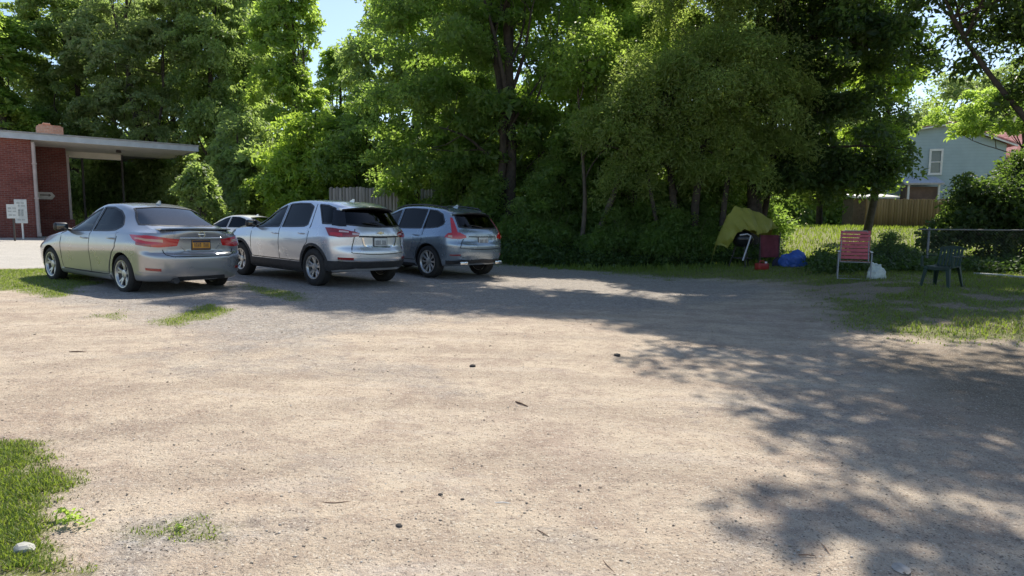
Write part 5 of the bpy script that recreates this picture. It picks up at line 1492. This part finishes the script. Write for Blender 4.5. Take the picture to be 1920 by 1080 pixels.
# ------------------------------------------------------------------ grey plank fence behind the cars
def plank_mat(name, c1, c2, sc=7.0):
    t = NT(name); v = t.coord()
    at_ = t.n('ShaderNodeAttribute'); at_.attribute_name = 'leafv'
    g = t.noise(t.coord((sc * 4, sc * 4, .8)), 1.0, 4)
    c = t.mix(at_.outputs['Fac'], c1, c2); c = t.mix(t.rng(g, .35, .75, 0, .6), c, tuple(x * .5 for x in c1))
    return t.done(t.bsdf(c, .9, 0, .2))
M['plank_grey'] = plank_mat('weathered_planks', (.21, .195, .18), (.33, .305, .285))
M['plank_amber'] = plank_mat('amber_planks', (.21, .145, .07), (.31, .22, .115))
def plank_fence(name, label, a, b, h, pw, mat, seed, top='dog', ztop=None):
    rs = random.Random(seed); a = Vector(a); b = Vector(b); L = (b - a).length; ang = math.atan2(b.y - a.y, b.x - a.x)
    root = thing(name, label, 'fence', (a.x, a.y, 0), ang)
    V, F, A = [], [], []
    n = int(L / pw); cuts = 0
    for k in range(n):
        x0 = k * pw; x1 = x0 + pw * .94
        wx = a.x + math.cos(ang) * x0; wy = a.y + math.sin(ang) * x0
        z0 = gzf(wx, wy) - .05; z1 = (ztop if ztop else z0 + h) + rs.uniform(-.03, .03); y = rs.uniform(-.006, .006); tl = rs.uniform(-.008, .008)
        c = pw * .22; o = len(V)
        for yy in (y, y + .02):
            V += [(x0, yy, z0), (x1, yy, z0), (x1 + tl, yy, z1 - c), (x1 - c + tl, yy, z1), (x0 + c + tl, yy, z1), (x0 + tl, yy, z1 - c)]
        A += [rs.random()] * 12
        F += [[o, o + 1, o + 2, o + 5], [o + 2, o + 3, o + 4, o + 5], [o + 6, o + 11, o + 8, o + 7], [o + 8, o + 11, o + 10, o + 9]]
        for i in range(6): j = (i + 1) % 6; F.append([o + i, o + 6 + i, o + 6 + j, o + j])
    p = raw_mesh('plank_panel', V, F, mat, root)
    at_ = p.data.attributes.new('leafv', 'FLOAT', 'POINT'); at_.data.foreach_set('value', np.array(A, dtype=np.float32))
    for f in (.22, .82):
        bm = bmesh.new(); z = gzf(a.x, a.y)
        zt = (ztop if ztop else z + h)
        add_box(bm, (L / 2, .055, z + (zt - z) * f), (L, .045, .09))
        mobj('rail', bm, mat, root)
    for k in range(int(L / 2.4) + 1):
        bm = bmesh.new(); wx = a.x + math.cos(ang) * k * 2.4; wy = a.y + math.sin(ang) * k * 2.4; z = gzf(wx, wy)
        zt = (ztop if ztop else z + h)
        add_box(bm, (min(k * 2.4 + .05, L - .05), .13, (z - .2 + zt + .02) / 2), (.1, .1, zt + .22 - z))
        mobj('post', bm, mat, root)
    return root
plank_fence('plank_fence', 'weathered grey upright plank fence behind the crossover roof', (gx(612, 24.8), 25.2, 0), (gx(758, 24.8), 24.6, 0), 1.9, .14, M['plank_grey'], 4, ztop=2.64)
plank_fence('plank_fence_end', 'short paler run of plank fence right of the vine gap', (gx(788, 25.2), 25.2, 0), (gx(822, 25.2), 25.0, 0), 1.9, .14, M['plank_grey'], 6, ztop=2.60)
plank_fence('amber_fence', 'amber brown plank fence in front of the grey house', (gx(1625, 37), 37.2, 0), (gx(1815, 37), 36.4, 0), 1.8, .15, M['plank_amber'], 8, ztop=2.84)

# ------------------------------------------------------------------ grey house
def siding_mat():
    t = NT('lap_siding'); v = t.coord()
    w = t.n('ShaderNodeTexWave'); w.bands_direction = 'Z'; w.wave_profile = 'SAW'; w.inputs['Scale'].default_value = 1.55; t.L(v, w.inputs['Vector'])
    n = t.noise(v, 1.5, 4)
    c = t.mix(t.rng(n, .3, .7), (.34, .43, .46), (.40, .50, .53))
    c = t.mix(t.rng(w.outputs['Fac'], .90, 1.0, 0, .5), c, (.17, .22, .24))
    return t.done(t.bsdf(c, .75, 0, .3, t.bump(w.outputs['Fac'], .35, .02)))
M['siding'] = siding_mat()
def shingle_mat():
    t = NT('pink_red_shingles'); v = t.coord()
    b = t.n('ShaderNodeTexVoronoi'); b.inputs['Scale'].default_value = 5; t.L(v, b.inputs['Vector'])
    s = t.n('ShaderNodeSeparateColor'); t.L(b.outputs['Color'], s.inputs[0])
    c = t.ramp(s.outputs[0], [(0, (.38, .15, .135)), (.6, (.48, .22, .20)), (1, (.56, .31, .28))])
    return t.done(t.bsdf(c, .9, 0, .2))
M['shingle'] = shingle_mat()
hp0 = at(1648, 43.5); hp1 = at(1864, 41.6)
hang = math.atan2(41.6 - 43.5, hp1.x - hp0.x); HL = math.hypot(hp1.x - hp0.x, 1.9)
hz = gzf(hp0.x, 42)
hs = thing('house', 'pale blue grey sided house with a pink red roof behind the trees', 'house', (hp0.x, 43.5, hz), hang)
zc = lambda z: z - hz
prof = [(0, 0), (HL, 0), (HL, zc(6.60)), (HL * .53, zc(7.98)), (0, zc(7.45))]
bm = bmesh.new(); add_prism(bm, prof, 'y', 0, 8.0); mobj('wall', bm, M['siding'], hs)
bm = bmesh.new()
def slab(bm, a, b, y0, y1, th):
    d = Vector((b[0] - a[0], 0, b[1] - a[1])).normalized(); n = Vector((-d.z, 0, d.x))
    if n.z < 0: n = -n
    P = [Vector((a[0], 0, a[1])), Vector((b[0], 0, b[1])), Vector((b[0], 0, b[1])) + n * th, Vector((a[0], 0, a[1])) + n * th]
    add_prism(bm, [(p.x, p.z) for p in P], 'y', y0, y1)
slab(bm, (HL * .53, zc(8.0)), (HL + .45, zc(6.49)), -.35, 8.3, .14)
slab(bm, (-.4, zc(7.42)), (HL * .53 - .06, zc(8.0)), -.35, 8.3, .14)
roof = mobj('roof', bm, M['shingle'], hs)
# lower wing on the right whose roof plane faces the lot
bm = bmesh.new(); add_prism(bm, [(1.2, 0), (7.5, 0), (7.5, zc(5.5)), (4.5, zc(7.8)), (1.2, zc(5.5))], 'x', HL + .01, HL + 6.0); mobj('wing_wall', bm, M['siding'], hs)
bm = bmesh.new(); add_prism(bm, [(.5, zc(5.25)), (4.5, zc(8.1)), (8.0, zc(5.25)), (8.0, zc(5.40)), (4.5, zc(8.28)), (.5, zc(5.40))], 'x', HL * .66, HL + 6.3); mobj('wing_roof', bm, M['shingle'], hs)
bm = bmesh.new()
slab(bm, (HL * .53, zc(7.92)), (HL + .45, zc(6.40)), -.42, -.355, .09)
slab(bm, (-.4, zc(7.34)), (HL * .53, zc(7.92)), -.42, -.355, .09)
mobj('bargeboard', bm, M['white'], roof)
wx = HL * (1738 - 1648) / (1864 - 1648); wz0, wz1 = zc(4.78), zc(6.28)
bm = bmesh.new()
for (x0, x1, z0, z1) in ((wx - .40, wx - .28, wz0 - .1, wz1 + .12), (wx + .28, wx + .40, wz0 - .1, wz1 + .12), (wx - .279, wx + .279, wz1 - .02, wz1 + .12), (wx - .279, wx + .279, wz0 - .1, wz0 + .04), (wx - .279, wx + .279, (wz0 + wz1) / 2 - .03, (wz0 + wz1) / 2 + .03)):
    add_box(bm, ((x0 + x1) / 2, -.045, (z0 + z1) / 2), (x1 - x0, .09, z1 - z0))
win = mobj('window', bm, M['white'], hs)
bm = bmesh.new(); add_box(bm, (wx, -.012, (wz0 + wz1) / 2), (.56, .02, wz1 - wz0)); mobj('pane', bm, simple('window_pane', (.07, .085, .07), .08, 0, .8), win)
# little porch
p0 = HL * .13; p1 = HL * .40
bm = bmesh.new(); add_prism(bm, [(-1.7, zc(3.95)), (-.002, zc(4.45)), (-.002, zc(4.56)), (-1.75, zc(4.06))], 'x', p0 - .2, p1 + .2); mobj('porch_roof', bm, simple('porch_metal', (.50, .50, .56), .5), hs)
bm = bmesh.new(); add_box(bm, ((p0 + p1) / 2, -.6, (zc(3.85)) / 2), (p1 - p0, 1.1, zc(3.85))); mobj('porch_wall', bm, simple('porch_brown', (.16, .105, .085), .8, var=.3, vs=3), hs)
bm = bmesh.new()
for x in (p0 + .05, p1 - .05): add_box(bm, (x, -1.55, zc(3.98) / 2), (.11, .11, zc(3.98)))
mobj('porch_post', bm, M['white'], hs)
# low shed with a bright roof edge at the left end of the amber fence
q = at(1632, 39.5); sz = gzf(q.x, 39.5)
shd = thing('shed', 'low brown shed with a bright white flat roof left of the amber fence', 'shed', (q.x, 39.5, sz), -.1)
bm = bmesh.new(); add_box(bm, (0, .9, (2.95 - sz) / 2), (2.6, 1.6, 2.95 - sz)); mobj('wall', bm, simple('shed_board', (.13, .10, .07), .9, var=.3), shd)
bm = bmesh.new(); add_prism(bm, [(-.35, 2.98 - sz), (2.0, 3.25 - sz), (2.0, 3.33 - sz), (-.35, 3.08 - sz)], 'x', -1.5, 1.2); mobj('roof', bm, M['white'], shd)

# ------------------------------------------------------------------ wire fence at the right
M['galv'] = simple('galvanised', (.17, .175, .175), .5, .6, var=.2)
fy0, fy1 = 16.2, 14.6
fa = Vector((gx(1640, fy0), fy0, 0)); fb = Vector((17.5, fy1, 0))
fang = math.atan2(fb.y - fa.y, fb.x - fa.x); FL = (fb - fa).length
fr = thing('wire_fence', 'chain link fence with a thin grey top rail behind the green chair', 'fence', (fa.x, fa.y, gzf(fa.x, fa.y)), fang)
H = 1.02
def fz(s):
    return gzf(fa.x + math.cos(fang) * s, fa.y + math.sin(fang) * s) - gzf(fa.x, fa.y)
bm = bmesh.new(); add_tube(bm, [(s, 0, H + fz(s)) for s in np.linspace(1.0, FL, 12)], .021, 8); mobj('rail', bm, M['galv'], fr, 50)
sp0 = (gx(1748, 15.85) - fa.x) / math.cos(fang)
for s in (sp0, sp0 + 2.5, sp0 + 5.0):
    bm = bmesh.new(); add_tube(bm, [(s, .03, -.2 + fz(s)), (s, .03, H + .03 + fz(s)), (s, .03, H + .06 + fz(s))], [.03, .03, .012], 10); mobj('post', bm, M['galv'], fr, 50)
bm = bmesh.new()
def wire(bm, pts, r=.0010):
    add_tube(bm, pts, r, 3, False)
n = int(FL / .075)
for k in range(-14, n):
    for sg in (1, -1):
        s0 = k * .075 if sg > 0 else k * .075 + H
        a, b = (s0, .02), (s0 + sg * H, H)
        pts = []
        for t in np.linspace(0, 1, 5):
            s = a[0] + (b[0] - a[0]) * t
            if sp0 - 1.6 <= s <= FL: pts.append((s, -.02, a[1] + (b[1] - a[1]) * t + fz(s)))
        if len(pts) > 1: wire(bm, pts)
mobj('wire_mesh', bm, M['galv'], fr)

# ------------------------------------------------------------------ red strap lawn chair
M['strap'] = simple('red_vinyl_strap', (.47, .09, .10), .45, var=.18, vs=12)
M['tube'] = simple('grey_tube', (.27, .275, .275), .45, .3, var=.1)
c0 = onground(1600, 522)
RZ = -.47
ch = thing('lawn_chair', 'red strap folding lawn chair with a grey tube frame facing the lot', 'chair', tuple(c0), RZ)
S_ = 1.0
bm = bmesh.new()
W2 = .28
def lr(f): return [[(s * p[0], p[1], p[2]) for p in f] for s in (1, -1)]
back_top = 1.04
fr_pts = [(W2, -.22, .37), (W2, .25, .35), (W2, .30, .42), (W2 - .01, .50, back_top - .06), (W2 - .06, .515, back_top)]
for P in lr(fr_pts): add_tube(bm, P, .0125, 8)
add_tube(bm, [(-W2 + .06, .515, back_top), (W2 - .06, .515, back_top)], .0125, 8)
add_tube(bm, [(-W2, -.22, .37), (W2, -.22, .37)], .0125, 8)
for P in lr([(W2 + .035, -.30, .0), (W2 + .035, -.26, .50), (W2 + .035, -.20, .56), (W2 + .035, .20, .58), (W2 + .02, .40, .60)]): add_tube(bm, P, .0135, 8)
for P in lr([(W2 + .05, .42, .0), (W2 + .05, .30, .25), (W2 + .05, -.12, .55)]): add_tube(bm, P, .0125, 8)
add_tube(bm, [(-W2 - .05, .42, .012), (W2 + .05, .42, .012)], .012, 8)
add_tube(bm, [(-W2 - .035, -.30, .012), (W2 + .035, -.30, .012)], .012, 8)
mobj('frame', bm, M['tube'], ch, 50)
def straps(name, pts, w, n):
    bm = bmesh.new(); a, b = Vector(pts[0]), Vector(pts[1]); d = (b - a).normalized()
    for k in range(n):
        c = a.lerp(b, (k + .5) / n); nrm = Vector((0, -d.z, d.y))
        prev = None
        for x in np.linspace(-W2 - .02, W2 + .02, 9):
            s = (1 - (x / W2) ** 2) * -.012
            o = c + Vector((x, 0, 0)) - nrm * s * (1 if nrm.z > .5 else -1)
            row = [bm.verts.new(o + d * w / 2 - nrm * .003), bm.verts.new(o + d * w / 2 + nrm * .003), bm.verts.new(o - d * w / 2 + nrm * .003), bm.verts.new(o - d * w / 2 - nrm * .003)]
            if prev:
                for q in range(4): bm.faces.new((prev[q], prev[(q + 1) % 4], row[(q + 1) % 4], row[q]))
            else: bm.faces.new(row)
            prev = row
        bm.faces.new(prev[::-1])
    return mobj(name, bm, M['strap'], ch, 40)
straps('backrest', ((0, .30, .41), (0, .51, back_top + .01)), .069, 8)
straps('seat', ((0, -.21, .385), (0, .25, .365)), .068, 5)
for sx in (1, -1):
    bm = bmesh.new(); add_box(bm, (sx * (W2 + .035), .0, .592), (.05, .36, .02), None, .008); mobj('armrest', bm, M['white'], ch)
ch.scale = (.98, .98, .98)

# ------------------------------------------------------------------ green resin chair
M['resin'] = simple('dark_green_resin', (.007, .030, .019), .6, var=.3, vs=9)
c1 = onground(1764, 538)
gc = thing('resin_chair', 'dark green moulded plastic chair turned sideways by the wire fence', 'chair', tuple(c1), R(-58))
gc.scale = (.93, .93, .93)
def sheet(bm, P, th):
    """P[j][i] grid of points -> thick sheet"""
    nv, nu = len(P), len(P[0]); top = [[bm.verts.new(p) for p in r] for r in P]
    def nr(j, i):
        a = Vector(P[j][min(i + 1, nu - 1)]) - Vector(P[j][max(i - 1, 0)]); b = Vector(P[min(j + 1, nv - 1)][i]) - Vector(P[max(j - 1, 0)][i])
        return a.cross(b).normalized()
    bot = [[bm.verts.new(Vector(P[j][i]) - nr(j, i) * th) for i in range(nu)] for j in range(nv)]
    for j in range(nv - 1):
        for i in range(nu - 1):
            bm.faces.new((top[j][i], top[j][i + 1], top[j + 1][i + 1], top[j + 1][i])); bm.faces.new((bot[j][i], bot[j + 1][i], bot[j + 1][i + 1], bot[j][i + 1]))
    rim = [(0, i) for i in range(nu)] + [(j, nu - 1) for j in range(1, nv)] + [(nv - 1, i) for i in range(nu - 2, -1, -1)] + [(j, 0) for j in range(nv - 2, 0, -1)]
    for k in range(len(rim)):
        (a, b), (c, d) = rim[k], rim[(k + 1) % len(rim)]
        bm.faces.new((top[a][b], bot[a][b], bot[c][d], top[c][d]))
bm = bmesh.new()
sheet(bm, [[(x, y, .415 - .02 * (1 - (x / .23) ** 2) - .05 * sstep(-.15, -.24, y) + .02 * (y > .2)) for x in np.linspace(-.235, .235, 11)] for y in np.linspace(-.25, .23, 9)], .012)
mobj('seat', bm, M['resin'], gc, 50)
bm = bmesh.new()
for k in range(7):
    x0 = -.21 + k * .062
    sheet(bm, [[(x, .235 + .10 * t + .05 * (1 - (x / .24) ** 2) * 0 + .03 * (1 - abs(x) / .24), .42 + .33 * t) for x in (x0, x0 + .044)] for t in np.linspace(0, 1, 5)], .010)
sheet(bm, [[(x, .335 + .03 * (1 - abs(x) / .25), .74 + .075 * t * (1 - (x / .30) ** 2)) for x in np.linspace(-.25, .25, 11)] for t in (0, .5, 1)], .016)
mobj('backrest', bm, M['resin'], gc, 50)
for sx in (1, -1):
    bm = bmesh.new()
    sheet(bm, [[(sx * (.245 + .05 * u), y, .615 + .04 * math.sin((y + .25) * 5) * .4 - .012 * u) for u in (0, .5, 1)] for y in np.linspace(-.24, .30, 9)][:: sx], .014)
    add_tube(bm, [(sx * .27, -.22, .40), (sx * .275, -.235, .52), (sx * .272, -.22, .61)], [.03, .024, .026], 8)
    mobj('armrest', bm, M['resin'], gc, 50)
    for sy, y0, y1 in ((-1, -.235, -.275), (1, .24, .315)):
        bm = bmesh.new()
        prev = None
        for t in np.linspace(0, 1, 6):
            cx, cy, cz = sx * (.225 + .045 * t), y0 + (y1 - y0) * t, .41 * (1 - t)
            w = .075 - .028 * t
            q = [(cx, cy, cz), (cx - sx * w, cy, cz), (cx - sx * w, cy - sy * .012, cz), (cx - sx * .012, cy - sy * .012, cz), (cx - sx * .012, cy - sy * w, cz), (cx, cy - sy * w, cz)]
            row = [bm.verts.new(p) for p in q]
            if prev:
                for k in range(6): bm.faces.new((prev[k], prev[(k + 1) % 6], row[(k + 1) % 6], row[k]))
            else: bm.faces.new(row)
            prev = row
        bm.faces.new(prev[::-1]); mobj('leg', bm, M['resin'], gc, 40)

def crumple(name, label, cat, loc, size, mat, seed, n=22, amp=.35):
    rs = np.random.RandomState(seed)
    bm = bmesh.new(); bmesh.ops.create_icosphere(bm, subdivisions=4, radius=1.0)
    for v in bm.verts:
        p = v.co.copy(); a = fbm(p.x * 1.6 + seed, p.y * 1.6 + p.z * 1.3, 1.3, seed, 3); b = abs(fbm(p.x * 4 + p.z * 2, p.y * 4 - p.z, 1.0, seed + 3, 2) - .5)
        k = 1 + amp * (float(a) - .5) * 2 - .45 * amp * float(b) * 2
        v.co = Vector((p.x * size[0] * k, p.y * size[1] * k, max(-.25, p.z) * size[2] * k + size[2] * .22))
    o = mobj(name, bm, mat, None, 35); o.location = loc
    return tag(o, label, cat)
M['bag_white'] = simple('white_plastic_bag', (.55, .60, .56), .4, var=.2, vs=9)
M['cloth_grey'] = simple('pale_cloth', (.30, .32, .31), .9, var=.2, vs=9)
p = onground(1642, 522); crumple('plastic_bag', 'white crumpled plastic bag on the grass right of the red chair', 'bag', (p.x, p.y, p.z), (.20, .16, .26), M['bag_white'], 3)
# long pale pole lying on the grass
a = onground(1826, 515); b = onground(1932, 524)
bm = bmesh.new(); add_tube(bm, [a + Vector((0, 0, .03)), (a + b) / 2 + Vector((0, 0, .04)), b + Vector((0, 0, .03))], [.022, .025, .02], 8)
o = mobj('pole', bm, simple('weathered_pole', (.40, .41, .40), .7, var=.3, vs=6), None, 50); tag(o, 'long pale weathered pole lying on the grass at the right edge', 'pole')

# ------------------------------------------------------------------ covered heap by the tree
tp = onground(1400, 500); TD = tp.y; px_m = F_PX / TD
TC = Vector((gx(1398, TD), TD, gzf(gx(1398, TD), TD)))
def tz(py): return (421 - py) * TD / F_PX + 1.35 - TC.z          # height above the heap's ground
def tx(px): return (px - 1398) * TD / F_PX
# kettle style grill underneath
gr = thing('charcoal_grill', 'black charcoal grill on legs half covered by the yellow tarp', 'grill', tuple(TC), .1)
bm = bmesh.new(); cx = tx(1392)
add_lathe(bm, [(.55, .02), (.58, .16), (.66, .25), (.76, .29), (.78, .295), (.88, .27), (.98, .18), (1.03, .05)], 28, 'z', (cx, 0, 0))
mobj('bowl', bm, simple('black_enamel', (.015, .015, .018), .3), gr, 40)
for a in (0.5, 2.6, 4.6):
    bm = bmesh.new(); add_tube(bm, [(cx + .16 * math.cos(a), .16 * math.sin(a), .62), (cx + .34 * math.cos(a), .34 * math.sin(a), -.03)], .014, 8); mobj('leg', bm, M['darkpost'], gr, 50)
bm = bmesh.new(); add_box(bm, (cx, 0, .25), (.42, .42, .02), None, .008); mobj('shelf', bm, M['darkpost'], gr)
# tarp draped over it: a peaked sheet with a hanging left flap
def tarp():
    bm = bmesh.new(); rs = np.random.RandomState(4)
    top = [(1347, 462), (1349, 446), (1358, 424), (1366, 405), (1378, 389.5), (1400, 393), (1420, 399), (1438, 408), (1450, 416), (1455, 424)]
    bot = [(1362, 466), (1366, 458), (1371, 444), (1376, 436), (1386, 432), (1400, 433), (1414, 442), (1424, 437), (1438, 432), (1452, 430)]
    T_ = resample([(tx(a), 0, tz(b)) for a, b in top], 26); B_ = resample([(tx(a), 0, tz(b)) for a, b in bot], 26)
    P = []
    for j in range(9):
        s = j / 8; row = []
        for i in range(26):
            q = T_[i].lerp(B_[i], s)
            y = .10 - .50 * math.sin(s * 1.45) * (.55 + .45 * math.sin(math.pi * i / 25)) + .055 * math.sin(i * 1.1 + 2 * s) * (.25 + s) + .03 * math.sin(i * 2.3 - 3 * s + 1) + rs.normal(0, .004)
            row.append((q.x + .02 * math.sin(i * .9 + s * 3) * s, y, q.z + .02 * math.sin(i * 1.7 + s * 4)))
        P.append(row)
    backrow = [[(x, .10 + .45 * k / 3, z - .10 * k ** 1.6) for (x, y, z) in P[0]] for k in (3, 2, 1)]
    sheet(bm, backrow + P, .006)
    o = mobj('tarp', bm, simple('olive_yellow_tarp', (.22, .215, .028), .6, var=.14, vs=3), None, 40)
    o.location = TC
    return tag(o, 'olive yellow tarp draped in a peak over the black grill under the trees', 'tarp')
tarp()
# pale walking stick leaning on the heap
bm = bmesh.new()
add_tube(bm, [(tx(1375), -.50, tz(442)), (tx(1388), -.53, tz(440)), (tx(1394), -.54, tz(443)), (tx(1391), -.54, tz(455)), (tx(1380), -.60, tz(488))], .022, 8)
o = mobj('walking_stick', bm, simple('pale_metal_stick', (.40, .40, .42), .5, .3), None, 50); o.location = TC
tag(o, 'pale hook handled stick leaning against the black grill', 'stick')
# maroon folded chair standing right of it
mc = thing('folded_chair', 'folded maroon camp chair standing at the right end of the yellow tarp', 'chair', (TC.x + tx(1441), TC.y - .1, TC.z), -.15)
M['maroon'] = simple('maroon_cloth', (.13, .028, .040), .9, var=.25, vs=6)
bm = bmesh.new()
sheet(bm, [[(x, .03 * math.sin(x * 18 + 3 * t) + .05 * t, .28 + .62 * t) for x in np.linspace(-.26, .26, 12)] for t in np.linspace(0, 1, 8)], .05)
mobj('fabric', bm, M['maroon'], mc, 40)
for sx in (1, -1):
    for dy in (-.06, .10):
        bm = bmesh.new(); add_tube(bm, [(sx * .24, dy, -.03), (sx * .27, .02, .98)], .013, 8); mobj('leg', bm, M['darkpost'], mc, 50)
p = onground(1428, 506); bm = bmesh.new()
add_box(bm, (0, 0, .09), (.30, .22, .18), Matrix.Rotation(.2, 3, 'Z'), .03)
jb = mobj('fuel_can', bm, simple('red_plastic', (.32, .03, .025), .45, var=.15), None, 40); jb.location = (p.x, p.y, p.z); tag(jb, 'small red plastic can on the grass in front of the maroon chair', 'can')
bm = bmesh.new(); add_tube(bm, [(-.06, 0, .18), (-.05, 0, .235), (.05, 0, .235), (.06, 0, .18)], .014, 8); mobj('handle', bm, simple('red_plastic_handle', (.32, .03, .025), .45), jb, 50)
bm = bmesh.new(); add_lathe(bm, [(.18, .03), (.215, .03), (.22, .02)], 14, 'z', (.10, -.02, 0)); mobj('cap', bm, M['white'], jb, 40)
p = onground(1487, 500); crumple('blue_tarp', 'blue tarp bundled on the ground right of the yellow tarp', 'tarp', tuple(p), (.36, .24, .34), simple('blue_poly_tarp', (.03, .085, .32), .5, var=.25, vs=7), 8)
p = onground(1462, 499); crumple('duffel_bag', 'dark navy bag beside the blue tarp bundle', 'bag', tuple(p), (.22, .17, .20), simple('navy_cloth', (.02, .02, .04), .8), 12, amp=.18)

# ------------------------------------------------------------------ small things lying on the lot
def stick(label, a, b, r, mat='twig', name='stick', group=None):
    a = onground(*a); b = onground(*b); rs = np.random.RandomState(int(a.x * 1000) & 0xffff)
    bm = bmesh.new(); m = (a + b) / 2 + (b - a).cross(Vector((0, 0, 1))) * rs.normal(0, .07) + Vector((0, 0, .004))
    up = Vector((0, 0, r * .6))
    add_tube(bm, [a + up, a.lerp(m, .5) + up, m + up, m.lerp(b, .5) + up, b + up], [r * .7, r, r * .95, r * .8, r * .4], 6)
    return tag(mobj(name, bm, M[mat], None, 50), label, 'stick', group)
M['twig'] = simple('dry_twig', (.17, .105, .07), .9, var=.3, vs=20)
SGp = 'sticks lying on the dirt lot'
stick('short dark stick lying alone on the left part of the dirt lot', (130, 660.5), (161, 660.5), 0.0066, group=SGp)
stick('brown twig in the middle of the lot, below the faint tyre arc', (967, 754), (990, 763), 0.0066, group=SGp)
stick('reddish brown twig at the lower left of the lot centre', (596, 942), (660, 940), 0.0022, group=SGp)
stick('thin twig low in the foreground right of centre', (1006, 993), (1030, 1007), 0.0022, group=SGp)
stick('pale straw like sliver in the foreground centre', (928, 943), (958, 944), 0.0022, 'white', group=SGp)
stick('thin bent twig in the right foreground at the shadow edge', (1540, 1020), (1556, 1040), 0.0022, group=SGp)
stick('curved twig right of the centre foreground', (1130, 1050), (1153, 1075), 0.0017, group=SGp)
stick('brown twig on the pale dirt near the right shadow', (1497, 1041), (1530, 1043), 0.0028, group=SGp)
def stone(label, px, py, s, mat, seed, flat=.6):
    p = onground(px, py); rs = np.random.RandomState(seed)
    bm = bmesh.new(); bmesh.ops.create_icosphere(bm, subdivisions=2, radius=1.0)
    for v in bm.verts:
        k = .8 + .45 * float(fbm(v.co.x * 1.5 + seed, v.co.y * 1.5 + v.co.z, 1.2, seed, 2)); v.co = Vector((v.co.x * s * k * 1.25, v.co.y * s * k, v.co.z * s * k * flat))
    o = mobj('stone', bm, mat, None, 25); o.location = (p.x, p.y, p.z + s * flat * .35); o.rotation_euler = (0, 0, rs.uniform(0, 6))
    return tag(o, label, 'stone', 'stones on the lot')
Ms = simple('dark_stone', (.035, .033, .032), .9); Mf = simple('flat_stone', (.36, .33, .29), .9, var=.3, vs=30); Mp = simple('pale_stone', (.33, .325, .30), .85, var=.3, vs=30)
stone('largest black stone in the centre foreground', 748, 987, .013, Ms, 1)
stone('small black stone above the largest one, nearer centre', 826, 928, .010, Ms, 2)
stone('small black stone just right of another in the centre foreground', 867, 937, .009, Ms, 3)
stone('pale white stone in the grass at the lower left corner', 45, 1032, .035, Mp, 4)
stone('pale flat stone flush with the dirt at the lower right edge of the lot', 1690, 1066, .034, Mf, 5, .07)
stone('dark stone on the dirt right of centre before the shadow', 1157, 667, .03, Ms, 6)
stone('dark pebble left of centre near the cars', 886, 687, .024, Ms, 7)

# low leafy weed in the left grass edge
def weed(label, px, py, s, seed):
    p = onground(px, py); rs = np.random.RandomState(seed)
    C = np.array([[rs.normal(0, s * .5), rs.normal(0, s * .4), s * .35 + rs.rand() * s * .3] for _ in range(7)])
    o = crown_mesh('weed', [leaf_cloud(rs, C, np.tile([0, 0, 1.0], (7, 1)), s * .45, 14, s * .32, .5, .6, .2, .2, .7)], M['leaf_maple'], None)
    o.location = p
    return tag(o, label, 'weed', 'weeds on the lot')
weed('broad leaved weed at the right edge of the lower left grass', 140, 985, .07, 1)
weed('small weed tuft on the bare dirt right of the lower left grass', 338, 992, .03, 2)
